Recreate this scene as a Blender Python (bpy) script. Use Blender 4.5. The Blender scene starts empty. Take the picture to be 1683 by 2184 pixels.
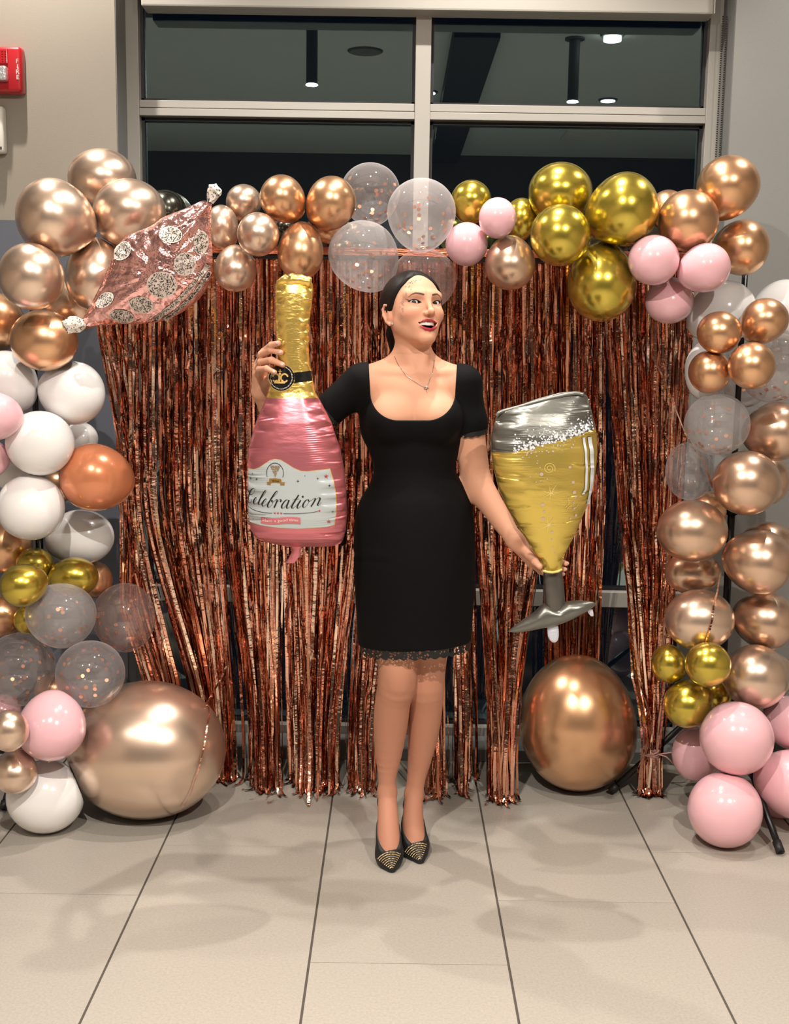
import bpy, bmesh, math, random
import numpy as np
from mathutils import Matrix, Vector

# ------------------------------------------------------------ camera, world, light, exposure
S = bpy.context.scene
COL = S.collection
FOC, CX, CY, CAMH = 2500.0, 841.5, 1092.0, 1.5
PITCH, ROLL = math.atan(361 / 2500), math.radians(.85)
cam = bpy.data.objects.new('camera', bpy.data.cameras.new('camera'))
COL.objects.link(cam)
cam.data.sensor_fit = 'HORIZONTAL'
cam.data.sensor_width = 36
cam.data.lens = FOC / 1683 * 36
cam.data.clip_start = .05
CM = Matrix.Rotation(math.pi / 2 - PITCH, 4, 'X') @ Matrix.Rotation(ROLL, 4, 'Z')
CM.translation = (0, 0, CAMH)
cam.matrix_world = CM
S.camera = cam

world = bpy.data.worlds.new('night')
S.world = world
world.use_nodes = True
world.node_tree.nodes['Background'].inputs[0].default_value = (.005, .007, .011, 1)
world.node_tree.nodes['Background'].inputs[1].default_value = 1.0

S.view_settings.view_transform = 'Standard'
S.view_settings.look = 'None'
S.view_settings.gamma = 1
S.view_settings.use_curve_mapping = False
S.view_settings.exposure = 0.66
S.cycles.transparent_max_bounces = 24
S.cycles.max_bounces = 8
S.cycles.caustics_reflective = False
S.cycles.caustics_refractive = False

CEIL = 3.5
WARM = (1.0, .925, .84)
COOL = (1.0, .96, .92)
# lamp: x, y, z of the lit face, watts, colour
PENDANTS = [(1.14, .52, 3.10, 58, WARM), (-.56, .92, 3.10, 60, WARM)]
DOWNLIGHTS = [(-1.25, 3.72, 95, WARM), (.30, 3.50, 96, WARM), (1.75, 3.66, 60, WARM), (-.05, 2.75, 56, WARM), (1.37, .62, 60, COOL),
              (-2.0, .3, 60, WARM), (2.3, .2, 50, WARM), (-2.6, -1.2, 90, WARM), (.22, -1.2, 90, WARM), (1.7, -1.4, 90, COOL),
              (-2.7, -2.7, 120, WARM), (.24, -2.8, 120, WARM)]


def lamp(x, y, z, w, c, r, name):
    l = bpy.data.lights.new(name, 'AREA')
    l.shape = 'DISK'
    l.size = r * 2
    l.energy = w
    l.color = c
    o = bpy.data.objects.new(name, l)
    o.location = (x, y, z)
    COL.objects.link(o)
    return o


for i, (x, y, z, w, c) in enumerate(PENDANTS):
    lamp(x, y, z - .004, w, c, .036, 'pendant_light')
for i, (x, y, w, c) in enumerate(DOWNLIGHTS):
    l = bpy.data.lights.new('down_light', 'SPOT')
    l.energy, l.color, l.shadow_soft_size = w, c, .022
    l.spot_size, l.spot_blend = math.radians(116), .55
    o = bpy.data.objects.new('down_light', l)
    o.location = (x, y, CEIL - (.085 if y > 2.95 else .025))
    COL.objects.link(o)

# ------------------------------------------------------------ helpers
M3 = np.array(CM.to_3x3())


def ray(x, y):
    return M3 @ np.array([(x - CX) / FOC, -(y - CY) / FOC, -1.0])


def at(x, y, Y):
    "the point of the place seen at photograph pixel x, y at the distance Y from the camera's wall-parallel plane"
    d = ray(x, y)
    return np.array([0, 0, CAMH]) + d * (Y / d[1])


def sc(x, y, Y):
    "metres per pixel there"
    return Y / ray(x, y)[1] / FOC


def tag(o, label=None, cat=None, group=None, kind=None):
    for k, v in (('label', label), ('category', cat), ('group', group), ('kind', kind)):
        if v:
            o[k] = v
    return o


def link(name, me, parent=None, loc=None):
    o = bpy.data.objects.new(name, me)
    COL.objects.link(o)
    if parent is not None:
        o.parent = parent
    if loc is not None:
        o.location = loc
    return o


def empty(name, loc, label, cat, group=None):
    o = bpy.data.objects.new(name, None)
    COL.objects.link(o)
    o.location = loc
    o.empty_display_size = .05
    return tag(o, label, cat, group)


def mesh(name, V, F, m, smooth=True):
    me = bpy.data.meshes.new(name)
    V = np.asarray(V, dtype=np.float64)
    me.from_pydata(V.tolist(), [], F if isinstance(F, list) else F.tolist())
    if m is not None:
        for mm in (m if isinstance(m, (list, tuple)) else [m]):
            me.materials.append(mm)
    if smooth:
        me.polygons.foreach_set('use_smooth', [True] * len(me.polygons))
    me.update()
    return me


class MB:
    "collects boxes, tubes, lathes as one mesh"

    def __init__(s):
        s.V, s.F = [], []

    def add(s, V, F):
        b = len(s.V)
        s.V += [tuple(v) for v in V]
        s.F += [tuple(b + i for i in f) for f in F]
        return s

    def box(s, a, b, bev=0.0):
        bm = bmesh.new()
        bmesh.ops.create_cube(bm, size=1)
        a, b = np.minimum(a, b), np.maximum(a, b)
        for v in bm.verts:
            v.co = Vector([(a[i] + b[i]) / 2 + v.co[i] * (b[i] - a[i]) for i in range(3)])
        if bev:
            bmesh.ops.bevel(bm, geom=bm.edges[:], offset=bev, segments=2, affect='EDGES', profile=.6)
        bm.verts.index_update()
        s.add([v.co[:] for v in bm.verts], [[v.index for v in f.verts] for f in bm.faces])
        bm.free()
        return s

    def tube(s, pts, r, n=10, cap=True):
        pts = [np.array(p, float) for p in pts]
        rs = r if isinstance(r, (list, tuple, np.ndarray)) else [r] * len(pts)
        V, F = [], []
        up = np.array([.123, .456, .88])
        for i, p in enumerate(pts):
            t = pts[min(i + 1, len(pts) - 1)] - pts[max(i - 1, 0)]
            t = t / (np.linalg.norm(t) + 1e-12)
            u = np.cross(t, up)
            u /= np.linalg.norm(u) + 1e-12
            w = np.cross(t, u)
            up = np.cross(u, t)
            for k in range(n):
                a = 2 * math.pi * k / n
                V.append(p + rs[i] * (math.cos(a) * u + math.sin(a) * w))
        for i in range(len(pts) - 1):
            for k in range(n):
                F.append((i * n + k, i * n + (k + 1) % n, (i + 1) * n + (k + 1) % n, (i + 1) * n + k))
        if cap:
            F.append(tuple(range(n - 1, -1, -1)))
            F.append(tuple((len(pts) - 1) * n + k for k in range(n)))
        return s.add(V, F)

    def lathe(s, prof, c=(0, 0, 0), n=24, axis=2):
        V, F = [], []
        for (r, z) in prof:
            for k in range(n):
                a = 2 * math.pi * k / n
                p = [r * math.cos(a), r * math.sin(a), z]
                if axis == 1:
                    p = [p[0], p[2], p[1]]
                V.append((p[0] + c[0], p[1] + c[1], p[2] + c[2]))
        for i in range(len(prof) - 1):
            for k in range(n):
                F.append((i * n + k, i * n + (k + 1) % n, (i + 1) * n + (k + 1) % n, (i + 1) * n + k))
        F.append(tuple(range(n)))
        F.append(tuple((len(prof) - 1) * n + k for k in range(n)))
        return s.add(V, F)

    def ball(s, c, r, n=8, m=5):
        V, F = [], []
        r = np.array(r) * np.ones(3)
        for i in range(m + 1):
            th = math.pi * i / m
            for k in range(n):
                a = 2 * math.pi * k / n
                V.append(np.array(c) + r * [math.sin(th) * math.cos(a), math.sin(th) * math.sin(a), math.cos(th)])
        for i in range(m):
            for k in range(n):
                F.append((i * n + k, (i + 1) * n + k, (i + 1) * n + (k + 1) % n, i * n + (k + 1) % n))
        return s.add(V, F)

    def build(s, name, m, parent=None, loc=None, smooth=False):
        V = np.array(s.V, float)
        if loc is not None:
            V = V - np.array(loc)
        me = mesh(name, V, s.F, m, smooth)
        return link(name, me, parent, loc)


# ------------------------------------------------------------ materials
def srgb(r, g, b):
    f = lambda c: (c / 255 / 12.92 if c / 255 <= .04045 else ((c / 255 + .055) / 1.055) ** 2.4)
    return (f(r), f(g), f(b), 1)


def mat(name, col, rough=.5, metal=0, coat=0, coat_rough=.05, spec=.5, sss=0, sheen=0, bump=None, vary=None, noise=None):
    m = bpy.data.materials.new(name)
    m.use_nodes = True
    nt = m.node_tree
    b = nt.nodes['Principled BSDF']
    b.inputs['Base Color'].default_value = col
    b.inputs['Roughness'].default_value = rough
    b.inputs['Metallic'].default_value = metal
    b.inputs['Coat Weight'].default_value = coat
    b.inputs['Coat Roughness'].default_value = coat_rough
    b.inputs['Specular IOR Level'].default_value = spec
    if sss:
        b.inputs['Subsurface Weight'].default_value = sss
        b.inputs['Subsurface Radius'].default_value = (.02, .008, .005)
        b.inputs['Subsurface Scale'].default_value = .5
    if sheen:
        b.inputs['Sheen Weight'].default_value = sheen
    tc = nt.nodes.new('ShaderNodeTexCoord')
    if noise:  # (scale, amount, detail): mottling of the surface's own colour
        n = nt.nodes.new('ShaderNodeTexNoise')
        n.inputs['Scale'].default_value = noise[0]
        n.inputs['Detail'].default_value = noise[2]
        nt.links.new(tc.outputs['Object'], n.inputs['Vector'])
        mr = nt.nodes.new('ShaderNodeMapRange')
        mr.inputs[1].default_value, mr.inputs[2].default_value = .3, .7
        mr.inputs[3].default_value, mr.inputs[4].default_value = 1 - noise[1], 1 + noise[1]
        nt.links.new(n.outputs[0], mr.inputs[0])
        mx = nt.nodes.new('ShaderNodeVectorMath')
        mx.operation = 'SCALE'
        mx.inputs[0].default_value = col[:3]
        nt.links.new(mr.outputs[0], mx.inputs['Scale'])
        nt.links.new(mx.outputs[0], b.inputs['Base Color'])
        if vary:
            oi = nt.nodes.new('ShaderNodeObjectInfo')
            mv = nt.nodes.new('ShaderNodeMapRange')
            mv.inputs[3].default_value, mv.inputs[4].default_value = 1 - vary, 1 + vary
            nt.links.new(oi.outputs['Random'], mv.inputs[0])
            m2 = nt.nodes.new('ShaderNodeVectorMath')
            m2.operation = 'SCALE'
            nt.links.new(mx.outputs[0], m2.inputs[0])
            nt.links.new(mv.outputs[0], m2.inputs['Scale'])
            nt.links.new(m2.outputs[0], b.inputs['Base Color'])
    if bump:  # (scale, strength, distance, stretch)
        n = nt.nodes.new('ShaderNodeTexNoise')
        n.inputs['Scale'].default_value = bump[0]
        n.inputs['Detail'].default_value = 3
        if len(bump) > 3:
            mp = nt.nodes.new('ShaderNodeMapping')
            mp.inputs['Scale'].default_value = bump[3]
            nt.links.new(tc.outputs['Object'], mp.inputs[0])
            nt.links.new(mp.outputs[0], n.inputs['Vector'])
        else:
            nt.links.new(tc.outputs['Object'], n.inputs['Vector'])
        bp = nt.nodes.new('ShaderNodeBump')
        bp.inputs['Strength'].default_value = bump[1]
        bp.inputs['Distance'].default_value = bump[2]
        nt.links.new(n.outputs[0], bp.inputs['Height'])
        nt.links.new(bp.outputs[0], b.inputs['Normal'])
    return m


def attr_mat(name, rough, metal=0, attr='col', coat=0, sss=0, spec=.5):
    m = mat(name, (1, 1, 1, 1), rough, metal, coat, sss=sss, spec=spec)
    nt = m.node_tree
    a = nt.nodes.new('ShaderNodeAttribute')
    a.attribute_name = attr
    nt.links.new(a.outputs['Color'], nt.nodes['Principled BSDF'].inputs['Base Color'])
    return m


def emit(name, col, k):
    m = bpy.data.materials.new(name)
    m.use_nodes = True
    nt = m.node_tree
    e = nt.nodes.new('ShaderNodeEmission')
    e.inputs[0].default_value = col
    e.inputs[1].default_value = k
    nt.links.new(e.outputs[0], nt.nodes['Material Output'].inputs[0])
    return m


def film(name, tint, milk, milkcol, gloss, rough=.03):
    "thin clear film: see-through, a little milky, glossy by angle"
    m = bpy.data.materials.new(name)
    m.use_nodes = True
    nt = m.node_tree
    nt.nodes.remove(nt.nodes['Principled BSDF'])
    t = nt.nodes.new('ShaderNodeBsdfTransparent')
    t.inputs[0].default_value = tint
    d = nt.nodes.new('ShaderNodeBsdfDiffuse')
    d.inputs[0].default_value = milkcol
    tr = nt.nodes.new('ShaderNodeBsdfTranslucent')
    tr.inputs[0].default_value = milkcol
    dd = nt.nodes.new('ShaderNodeMixShader')
    dd.inputs[0].default_value = .4
    nt.links.new(d.outputs[0], dd.inputs[1])
    nt.links.new(tr.outputs[0], dd.inputs[2])
    g = nt.nodes.new('ShaderNodeBsdfGlossy')
    g.inputs['Roughness'].default_value = rough
    lw = nt.nodes.new('ShaderNodeLayerWeight')
    lw.inputs[0].default_value = .5
    pw = nt.nodes.new('ShaderNodeMath')
    pw.operation = 'POWER'
    pw.inputs[1].default_value = 5
    nt.links.new(lw.outputs['Facing'], pw.inputs[0])
    ma = nt.nodes.new('ShaderNodeMath')
    ma.operation = 'MULTIPLY_ADD'
    ma.inputs[1].default_value = .45
    ma.inputs[2].default_value = milk
    nt.links.new(pw.outputs[0], ma.inputs[0])
    m1 = nt.nodes.new('ShaderNodeMixShader')
    nt.links.new(ma.outputs[0], m1.inputs[0])
    nt.links.new(t.outputs[0], m1.inputs[1])
    nt.links.new(dd.outputs[0], m1.inputs[2])
    mg = nt.nodes.new('ShaderNodeMath')
    mg.operation = 'MULTIPLY_ADD'
    mg.inputs[1].default_value = .22
    mg.inputs[2].default_value = gloss
    nt.links.new(pw.outputs[0], mg.inputs[0])
    m2 = nt.nodes.new('ShaderNodeMixShader')
    nt.links.new(mg.outputs[0], m2.inputs[0])
    nt.links.new(m1.outputs[0], m2.inputs[1])
    nt.links.new(g.outputs[0], m2.inputs[2])
    nt.links.new(m2.outputs[0], nt.nodes['Material Output'].inputs[0])
    return m


M = {}
M['wall'] = mat('wall_paint', srgb(150, 142, 130), .75, noise=(3, .02, 2), bump=(220, .15, .002))
M['wall_grey'] = mat('grey_wall_paint', srgb(138, 137, 134), .75, noise=(3, .02, 2), bump=(220, .15, .002))
M['slate'] = mat('slate_paint', srgb(98, 102, 112), .7, noise=(4, .03, 2))
M['reveal'] = mat('reveal_paint', srgb(130, 130, 128), .7)
M['alu'] = mat('window_frame_paint', srgb(172, 168, 160), .38, noise=(5, .015, 2))
M['gasket'] = mat('dark_gasket', srgb(28, 28, 30), .5)
M['ceiling'] = mat('ceiling_paint', srgb(222, 220, 216), .85)
M['soffit'] = mat('soffit_paint', srgb(120, 116, 110), .8)
M['roomwall'] = mat('room_wall_paint', srgb(166, 154, 142), .8)
M['farwall'] = mat('far_wall_paint', srgb(84, 77, 72), .8)
M['darkwall'] = mat('dark_wall_paint', srgb(54, 52, 52), .7)
M['tile'] = mat('porcelain_tile', srgb(166, 159, 149), .42, noise=(150, .09, 8), vary=.02, bump=(240, .03, .0004))
M['grout'] = mat('dark_grout', srgb(80, 72, 64), .9)
M['black'] = mat('black_metal', srgb(18, 18, 19), .35, .2)
M['white_plastic'] = mat('white_plastic', srgb(228, 224, 214), .4)
M['red_plastic'] = mat('red_plastic', srgb(176, 14, 28), .35, coat=.3)
M['red_dark'] = mat('red_grille', srgb(120, 8, 20), .5)
M['lens'] = mat('strobe_lens', (.8, .82, .85, 1), .12, .7, bump=(180, .9, .004))
M['lamp_white'] = mat('lamp_grey', srgb(84, 84, 84), .5)
M['lamp_face'] = emit('lamp_face', (1, .94, .84, 1), 9)
M['chain'] = mat('bead_chain', srgb(70, 68, 64), .4, .6)


def glass_pane():
    m = bpy.data.materials.new('night_window_glass')
    m.use_nodes = True
    nt = m.node_tree
    nt.nodes.remove(nt.nodes['Principled BSDF'])
    t = nt.nodes.new('ShaderNodeBsdfTransparent')
    t.inputs[0].default_value = (.55, .62, .66, 1)
    g = nt.nodes.new('ShaderNodeBsdfGlossy')
    g.inputs[0].default_value = (.72, .97, 1.0, 1)
    g.inputs['Roughness'].default_value = .0
    fr = nt.nodes.new('ShaderNodeFresnel')
    fr.inputs[0].default_value = 2.8
    mx = nt.nodes.new('ShaderNodeMixShader')
    nt.links.new(fr.outputs[0], mx.inputs[0])
    nt.links.new(t.outputs[0], mx.inputs[1])
    nt.links.new(g.outputs[0], mx.inputs[2])
    nt.links.new(mx.outputs[0], nt.nodes['Material Output'].inputs[0])
    return m


M['glass'] = glass_pane()


def struct(o):
    o['kind'] = 'structure'
    return o


# ------------------------------------------------------------ the room
YW, YG = 4.10, 4.30           # wall face, window plane
XL, XR, YB = -3.4, 3.4, -4.4  # side walls, back wall
RL, RR = -.957, 1.112         # window recess
floor = struct(MB().box((XL, YB, -.06), (XR, 4.42, -.004)).build('floor', M['grout']))
TW, TL = .4875, .98
tile_me = MB().box((-TW / 2 + .0028, -TL / 2 + .0012, -.012), (TW / 2 - .0028, TL / 2 - .0012, 0), .0012).build('tile', M['tile'])
proto_tile = tile_me
first = True
rows0 = {0: 2.676, 1: 3.012, 2: 3.335}
for c in range(-7, 7):
    xc = .0515 + TW * c
    y0 = rows0[c % 3]
    for k in range(-8, 3):
        ya, yb = y0 + k * TL, y0 + (k + 1) * TL
        if yb < YB + .3 or ya > 4.1 or abs(xc) > 3.3:
            continue
        if first:
            o = proto_tile
            first = False
        else:
            o = proto_tile.copy()
            COL.objects.link(o)
        o.parent = floor
        ye = min(yb, 4.38)
        o.location = (xc, (ya + ye) / 2, 0)
        o.scale = (1, (ye - ya) / TL, 1)

wl = struct(MB().box((XL, YW, 1.895), (RL, YW + .25, CEIL)).build('wall_left', M['wall']))
MB().box((XL, YW - .0, 0), (RL, YW + .25, 1.895)).build('lower_wall', M['slate'], wl)
MB().box((RL - .0, YW + .002, 0), (RL + .003, YW + .25, CEIL)).build('reveal', M['reveal'], wl)
struct(MB().box((XL, YW - .012, 0), (RL, YW, .10), .003).build('baseboard_left', M['gasket']))
wr = struct(MB().box((RR, YW, 0), (XR, YW + .25, CEIL)).build('wall_right', M['wall_grey']))
MB().box((RR - .003, YW + .002, 0), (RR, YW + .25, CEIL)).build('reveal', M['reveal'], wr)
struct(MB().box((RR, YW - .012, 0), (XR, YW, .10), .003).build('baseboard_right', M['gasket']))
struct(MB().box((RL, YW, 2.80), (RR, YW + .25, CEIL)).build('wall_back', M['wall']))
struct(MB().box((XL - .1, YB, 0), (XL, YW + .25, CEIL)).build('wall_west', M['roomwall']))
struct(MB().box((XR, YB, 0), (XR + .1, YW + .25, CEIL)).build('wall_east', M['roomwall']))
wf = struct(MB().box((XL, YB - .1, 0), (XR, YB, CEIL)).build('wall_front', M['farwall']))
MB().box((-1.6, YB - .02, 0), (2.2, YB + .04, 2.35)).build('panel', M['darkwall'], wf)
ceil = struct(MB().box((XL, YB, CEIL), (XR, YW + .25, CEIL + .1)).build('ceiling', M['ceiling']))
struct(MB().box((XL, 2.95, CEIL - .06), (XR, YW, CEIL)).build('trim_1', M['soffit']))
struct(MB().box((XL, .92, CEIL - .015), (XR, 1.50, CEIL)).build('trim_4', M['darkwall']))
tr = MB()
tr.box((.33, -4.3, CEIL - .10), (.62, .90, CEIL))
struct(tr.build('trim_2', M['darkwall']))

# window: every member and pane its own piece
win = struct(MB().box((RL, YG - .03, 0), (RR, YG + .10, .03)).build('window_1', M['alu']))
FD0, FD1 = YG - .06, YG + .05    # frame depth


def member(x0, x1, z0, z1, d0=FD0, bev=.002, nm='frame_bar'):
    return MB().box((x0, d0, z0), (x1, FD1, z1), bev).build(nm, M['alu'], win)


zt0 = at(590, 250, FD0)[2]; zt1 = at(590, 216, FD0)[2]
zl0 = at(1050, 1292, FD0)[2]; zl1 = at(1050, 1260, FD0)[2]
xml = at(886, 150, FD0)[0]; xmr = at(919, 150, FD0)[0]
xl1 = at(297, 240, FD0)[0]; xr0 = at(1506, 240, FD0)[0]
member(RL + .003, xl1, .03, 2.79)
member(xr0, RR - .003, .03, 2.79)
member(xml, xmr, .03, 2.79, FD0 - .004)
for a, b in ((xl1, xml), (xmr, xr0)):
    member(a, b, zt0, (zt0 + zt1) / 2 - .0015)
    member(a, b, (zt0 + zt1) / 2 + .0015, zt1, FD0 + .006)
    member(a, b, zl0, zl1)
    member(a, b, .03, .075)
    member(a, b, 2.72, 2.79)
    for (z0, z1) in ((.075, zl0), (zl1, zt0), (zt1, 2.72)):
        MB().box((a, YG - .002, z0), (b, YG + .002, z1)).build('pane', M['glass'], win)
        g = MB()
        t = .011
        for bx in (((a, z0), (a + t, z1)), ((b - t, z0), (b, z1)), ((a, z0), (b, z0 + t)), ((a, z1 - t), (b, z1))):
            g.box((bx[0][0], YG - .022, bx[0][1]), (bx[1][0], YG - .003, bx[1][1]))
        g.build('gasket', M['gasket'], win)
struct(MB().box((RL + .003, YW - .02, 0), (RR - .003, YG - .065, .045), .003).build('trim_3', M['reveal']))

# roller blind cassette and its bead chain
zc = at(905, 20, YW + .05)[2]
bl = empty('roller_blind', (.08, YW + .1, zc), 'pale grey roller blind cassette across the top of the window', 'blind')
bx0 = at(297, 0, YW + .05)[0] + .004; bx1 = at(1527, 30, YW + .05)[0] - .006
c = MB().box((bx0 - .08, -.045, 0), (bx1 - .08, .055, .14), .006).build('cassette', M['alu'], bl)
MB().box((bx1 - .08 + .001, -.04, .004), (bx1 - .08 + .005, .05, .136)).build('end_cap', M['white_plastic'], bl)
ch = MB()
zb = at(1520, 420, YW + .03)[2]
for k in range(2):
    xk = at(1537 + 9 * k, 200, YW + .05)[0] - .08
    n = int((zc - zb) / .0075)
    for i in range(n):
        ch.ball((xk, -.03 + .004 * k, -(i + .5) * .0075), .0031, 6, 4)
tag(ch.build('bead_chain', M['chain'], bl, smooth=True), kind='stuff')

# pendant lamps and downlights of the room (seen mirrored in the panes)
for i, (x, y, z, w, c) in enumerate(PENDANTS):
    e = empty('pendant_lamp', (x, y, z), ['grey cylinder pendant lamp mirrored in the upper right window pane', 'grey cylinder pendant lamp mirrored in the upper left window pane'][i], 'lamp', 'lamps on the ceiling')
    MB().lathe([(.036, .003), (.036, .40 - .012), (.04, .40 - .012)], (0, 0, 0)).build('shade', M['lamp_white'], e, smooth=False)
    MB().lathe([(.065, .388), (.065, .40)], (0, 0, 0)).build('canopy', M['lamp_white'], e)
    MB().lathe([(.034, .0005), (.034, .0025)], (0, 0, 0)).build('bulb', M['lamp_face'], e)
wh = ['over the giant champagne balloon', 'over the woman near the window', 'over the pink floor balloons', 'in front of the woman', 'beside a pendant lamp', 'by the side wall under the fire alarm', 'by the opposite side wall', 'at the near end of the middle row',
      'in the middle of the middle row', 'at the far end of the middle row', 'in the last row by the side wall', 'in the last row near the dark panel']
for i, (x, y, w, c) in enumerate(DOWNLIGHTS):
    e = empty('downlight', (x, y, CEIL), 'round recessed ceiling downlight ' + wh[i], 'lamp', 'lamps on the ceiling')
    zt = -.06 if y > 2.95 else 0
    MB().lathe([(.075, -.012), (.08, -.001)], (0, 0, zt)).build('rim', M['lamp_white'], e)
    MB().lathe([(.058, -.018 - (.022 if i == 4 else 0)), (.058, -.013)], (0, 0, zt)).build('bulb', M['lamp_face'], e)
v = empty('air_vent', (1.8, -3.0, CEIL), 'square white air vent mirrored in the window behind the gold balloons', 'vent')
MB().box((-.24, -.24, -.012), (.24, .24, 0), .003).build('frame', M['white_plastic'], v)
for k in range(6):
    MB().box((-.2, -.19 + k * .07, -.02), (.2, -.15 + k * .07, -.012)).build('slat', M['white_plastic'], v)
v = empty('ceiling_speaker', (-.25, .1, CEIL), 'round ceiling speaker mirrored in the upper left pane', 'speaker')
MB().lathe([(.12, -.008), (.125, -.001)]).build('rim', M['lamp_white'], v)
MB().lathe([(.11, -.012), (.11, -.007)]).build('grille', M['soffit'], v)

# ------------------------------------------------------------ things on the wall
e = empty('fire_alarm', at(6, 155, YW), 'red fire alarm with clear strobe high on the wall', 'alarm')
s_ = sc(6, 155, YW)
W2, H2 = 50 * s_, 47 * s_
b = MB().box((-W2, -.052, -H2), (W2, 0, H2), .012).build('housing', M['red_plastic'], e, smooth=True)
MB().box((-W2 * .62, -.058, H2 * .22), (W2 * .45, -.050, H2 * .86), .003).build('face_plate', M['red_plastic'], e)
g = MB()
for i in range(8):
    for k in range(5):
        g.ball((-W2 * .54 + i * W2 * .13, -.058, H2 * (.32 + k * .11)), .0022, 6, 4)
tag(g.build('grille', M['red_dark'], e), kind='stuff')
MB().box((-W2 * .45, -.082, -H2 * .55), (W2 * .46, -.050, H2 * .08), .007).build('strobe', M['lens'], e)
MB().lathe([(.004, -.056), (.004, -.050)], (0, 0, -H2 * .75), 12, 1).build('screw', M['red_dark'], e)


def text_mesh(body, size, name, m, parent, loc, rot=(math.pi / 2, 0, 0), ext=.0004, spacing=1.0, line=1.0, align='CENTER'):
    cu = bpy.data.curves.new(name, 'FONT')
    cu.body = body
    cu.size = size
    cu.align_x = align
    cu.align_y = 'CENTER'
    cu.extrude = ext
    cu.space_character = spacing
    cu.space_line = line
    o = bpy.data.objects.new(name, cu)
    dg = bpy.context.evaluated_depsgraph_get()
    COL.objects.link(o)
    dg.update()
    me = bpy.data.meshes.new_from_object(o.evaluated_get(dg))
    me.materials.clear()
    me.materials.append(m)
    bpy.data.objects.remove(o)
    t = link(name, me, parent, loc)
    t.rotation_euler = rot
    return t


text_mesh('F\nI\nR\nE', .020, 'lettering', M['white_plastic'], e, (W2 * .84, -.0532, 0), line=.85)
e = empty('wall_thermostat', at(-20, 280, YW), 'white plastic box on the wall below the fire alarm', 'thermostat')
MB().box((-36 * s_, -.045, -48 * s_), (36 * s_, 0, 48 * s_), .009).build('housing', M['white_plastic'], e, smooth=True)
MB().box((-30 * s_, -.051, -38 * s_), (25 * s_, -.044, 42 * s_), .004).build('cover', M['white_plastic'], e)
MB().box((29 * s_, -.0465, -42 * s_), (32 * s_, -.043, -36 * s_)).build('slot', M['gasket'], e)

# ------------------------------------------------------------ balloons


def chrome(name, col, rough=.29, coat=.4):
    return mat(name, srgb(*col), rough, .9, coat, .06)


M['champ'] = chrome('champagne_chrome', (234, 206, 184))
M['rose'] = chrome('rose_chrome', (224, 190, 164))
M['copper'] = chrome('copper_chrome', (230, 180, 138))
M['goldc'] = chrome('gold_chrome', (208, 186, 76), .24)
M['blackc'] = chrome('black_chrome', (70, 68, 60), .25)
M['white'] = mat('white_latex', srgb(246, 244, 243), .16, coat=.4, coat_rough=.03, sss=.15)
M['pink'] = mat('pink_latex', srgb(240, 188, 196), .16, coat=.4, coat_rough=.03, sss=.15)
M['pearl'] = mat('orange_pearl_latex', srgb(226, 142, 100), .26, .35, coat=.4)
M['milky'] = film('milky_film', (.97, .95, .95, 1), .27, (.86, .82, .82, 1), .08)
M['clear'] = film('clear_film', (.97, .94, .94, 1), .15, (.90, .85, .85, 1), .10)
M['blush'] = film('blush_film', (.97, .88, .86, 1), .16, (.84, .64, .60, 1), .09)
M['confetti'] = mat('confetti_foil', srgb(240, 170, 130), .25, .9)

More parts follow.
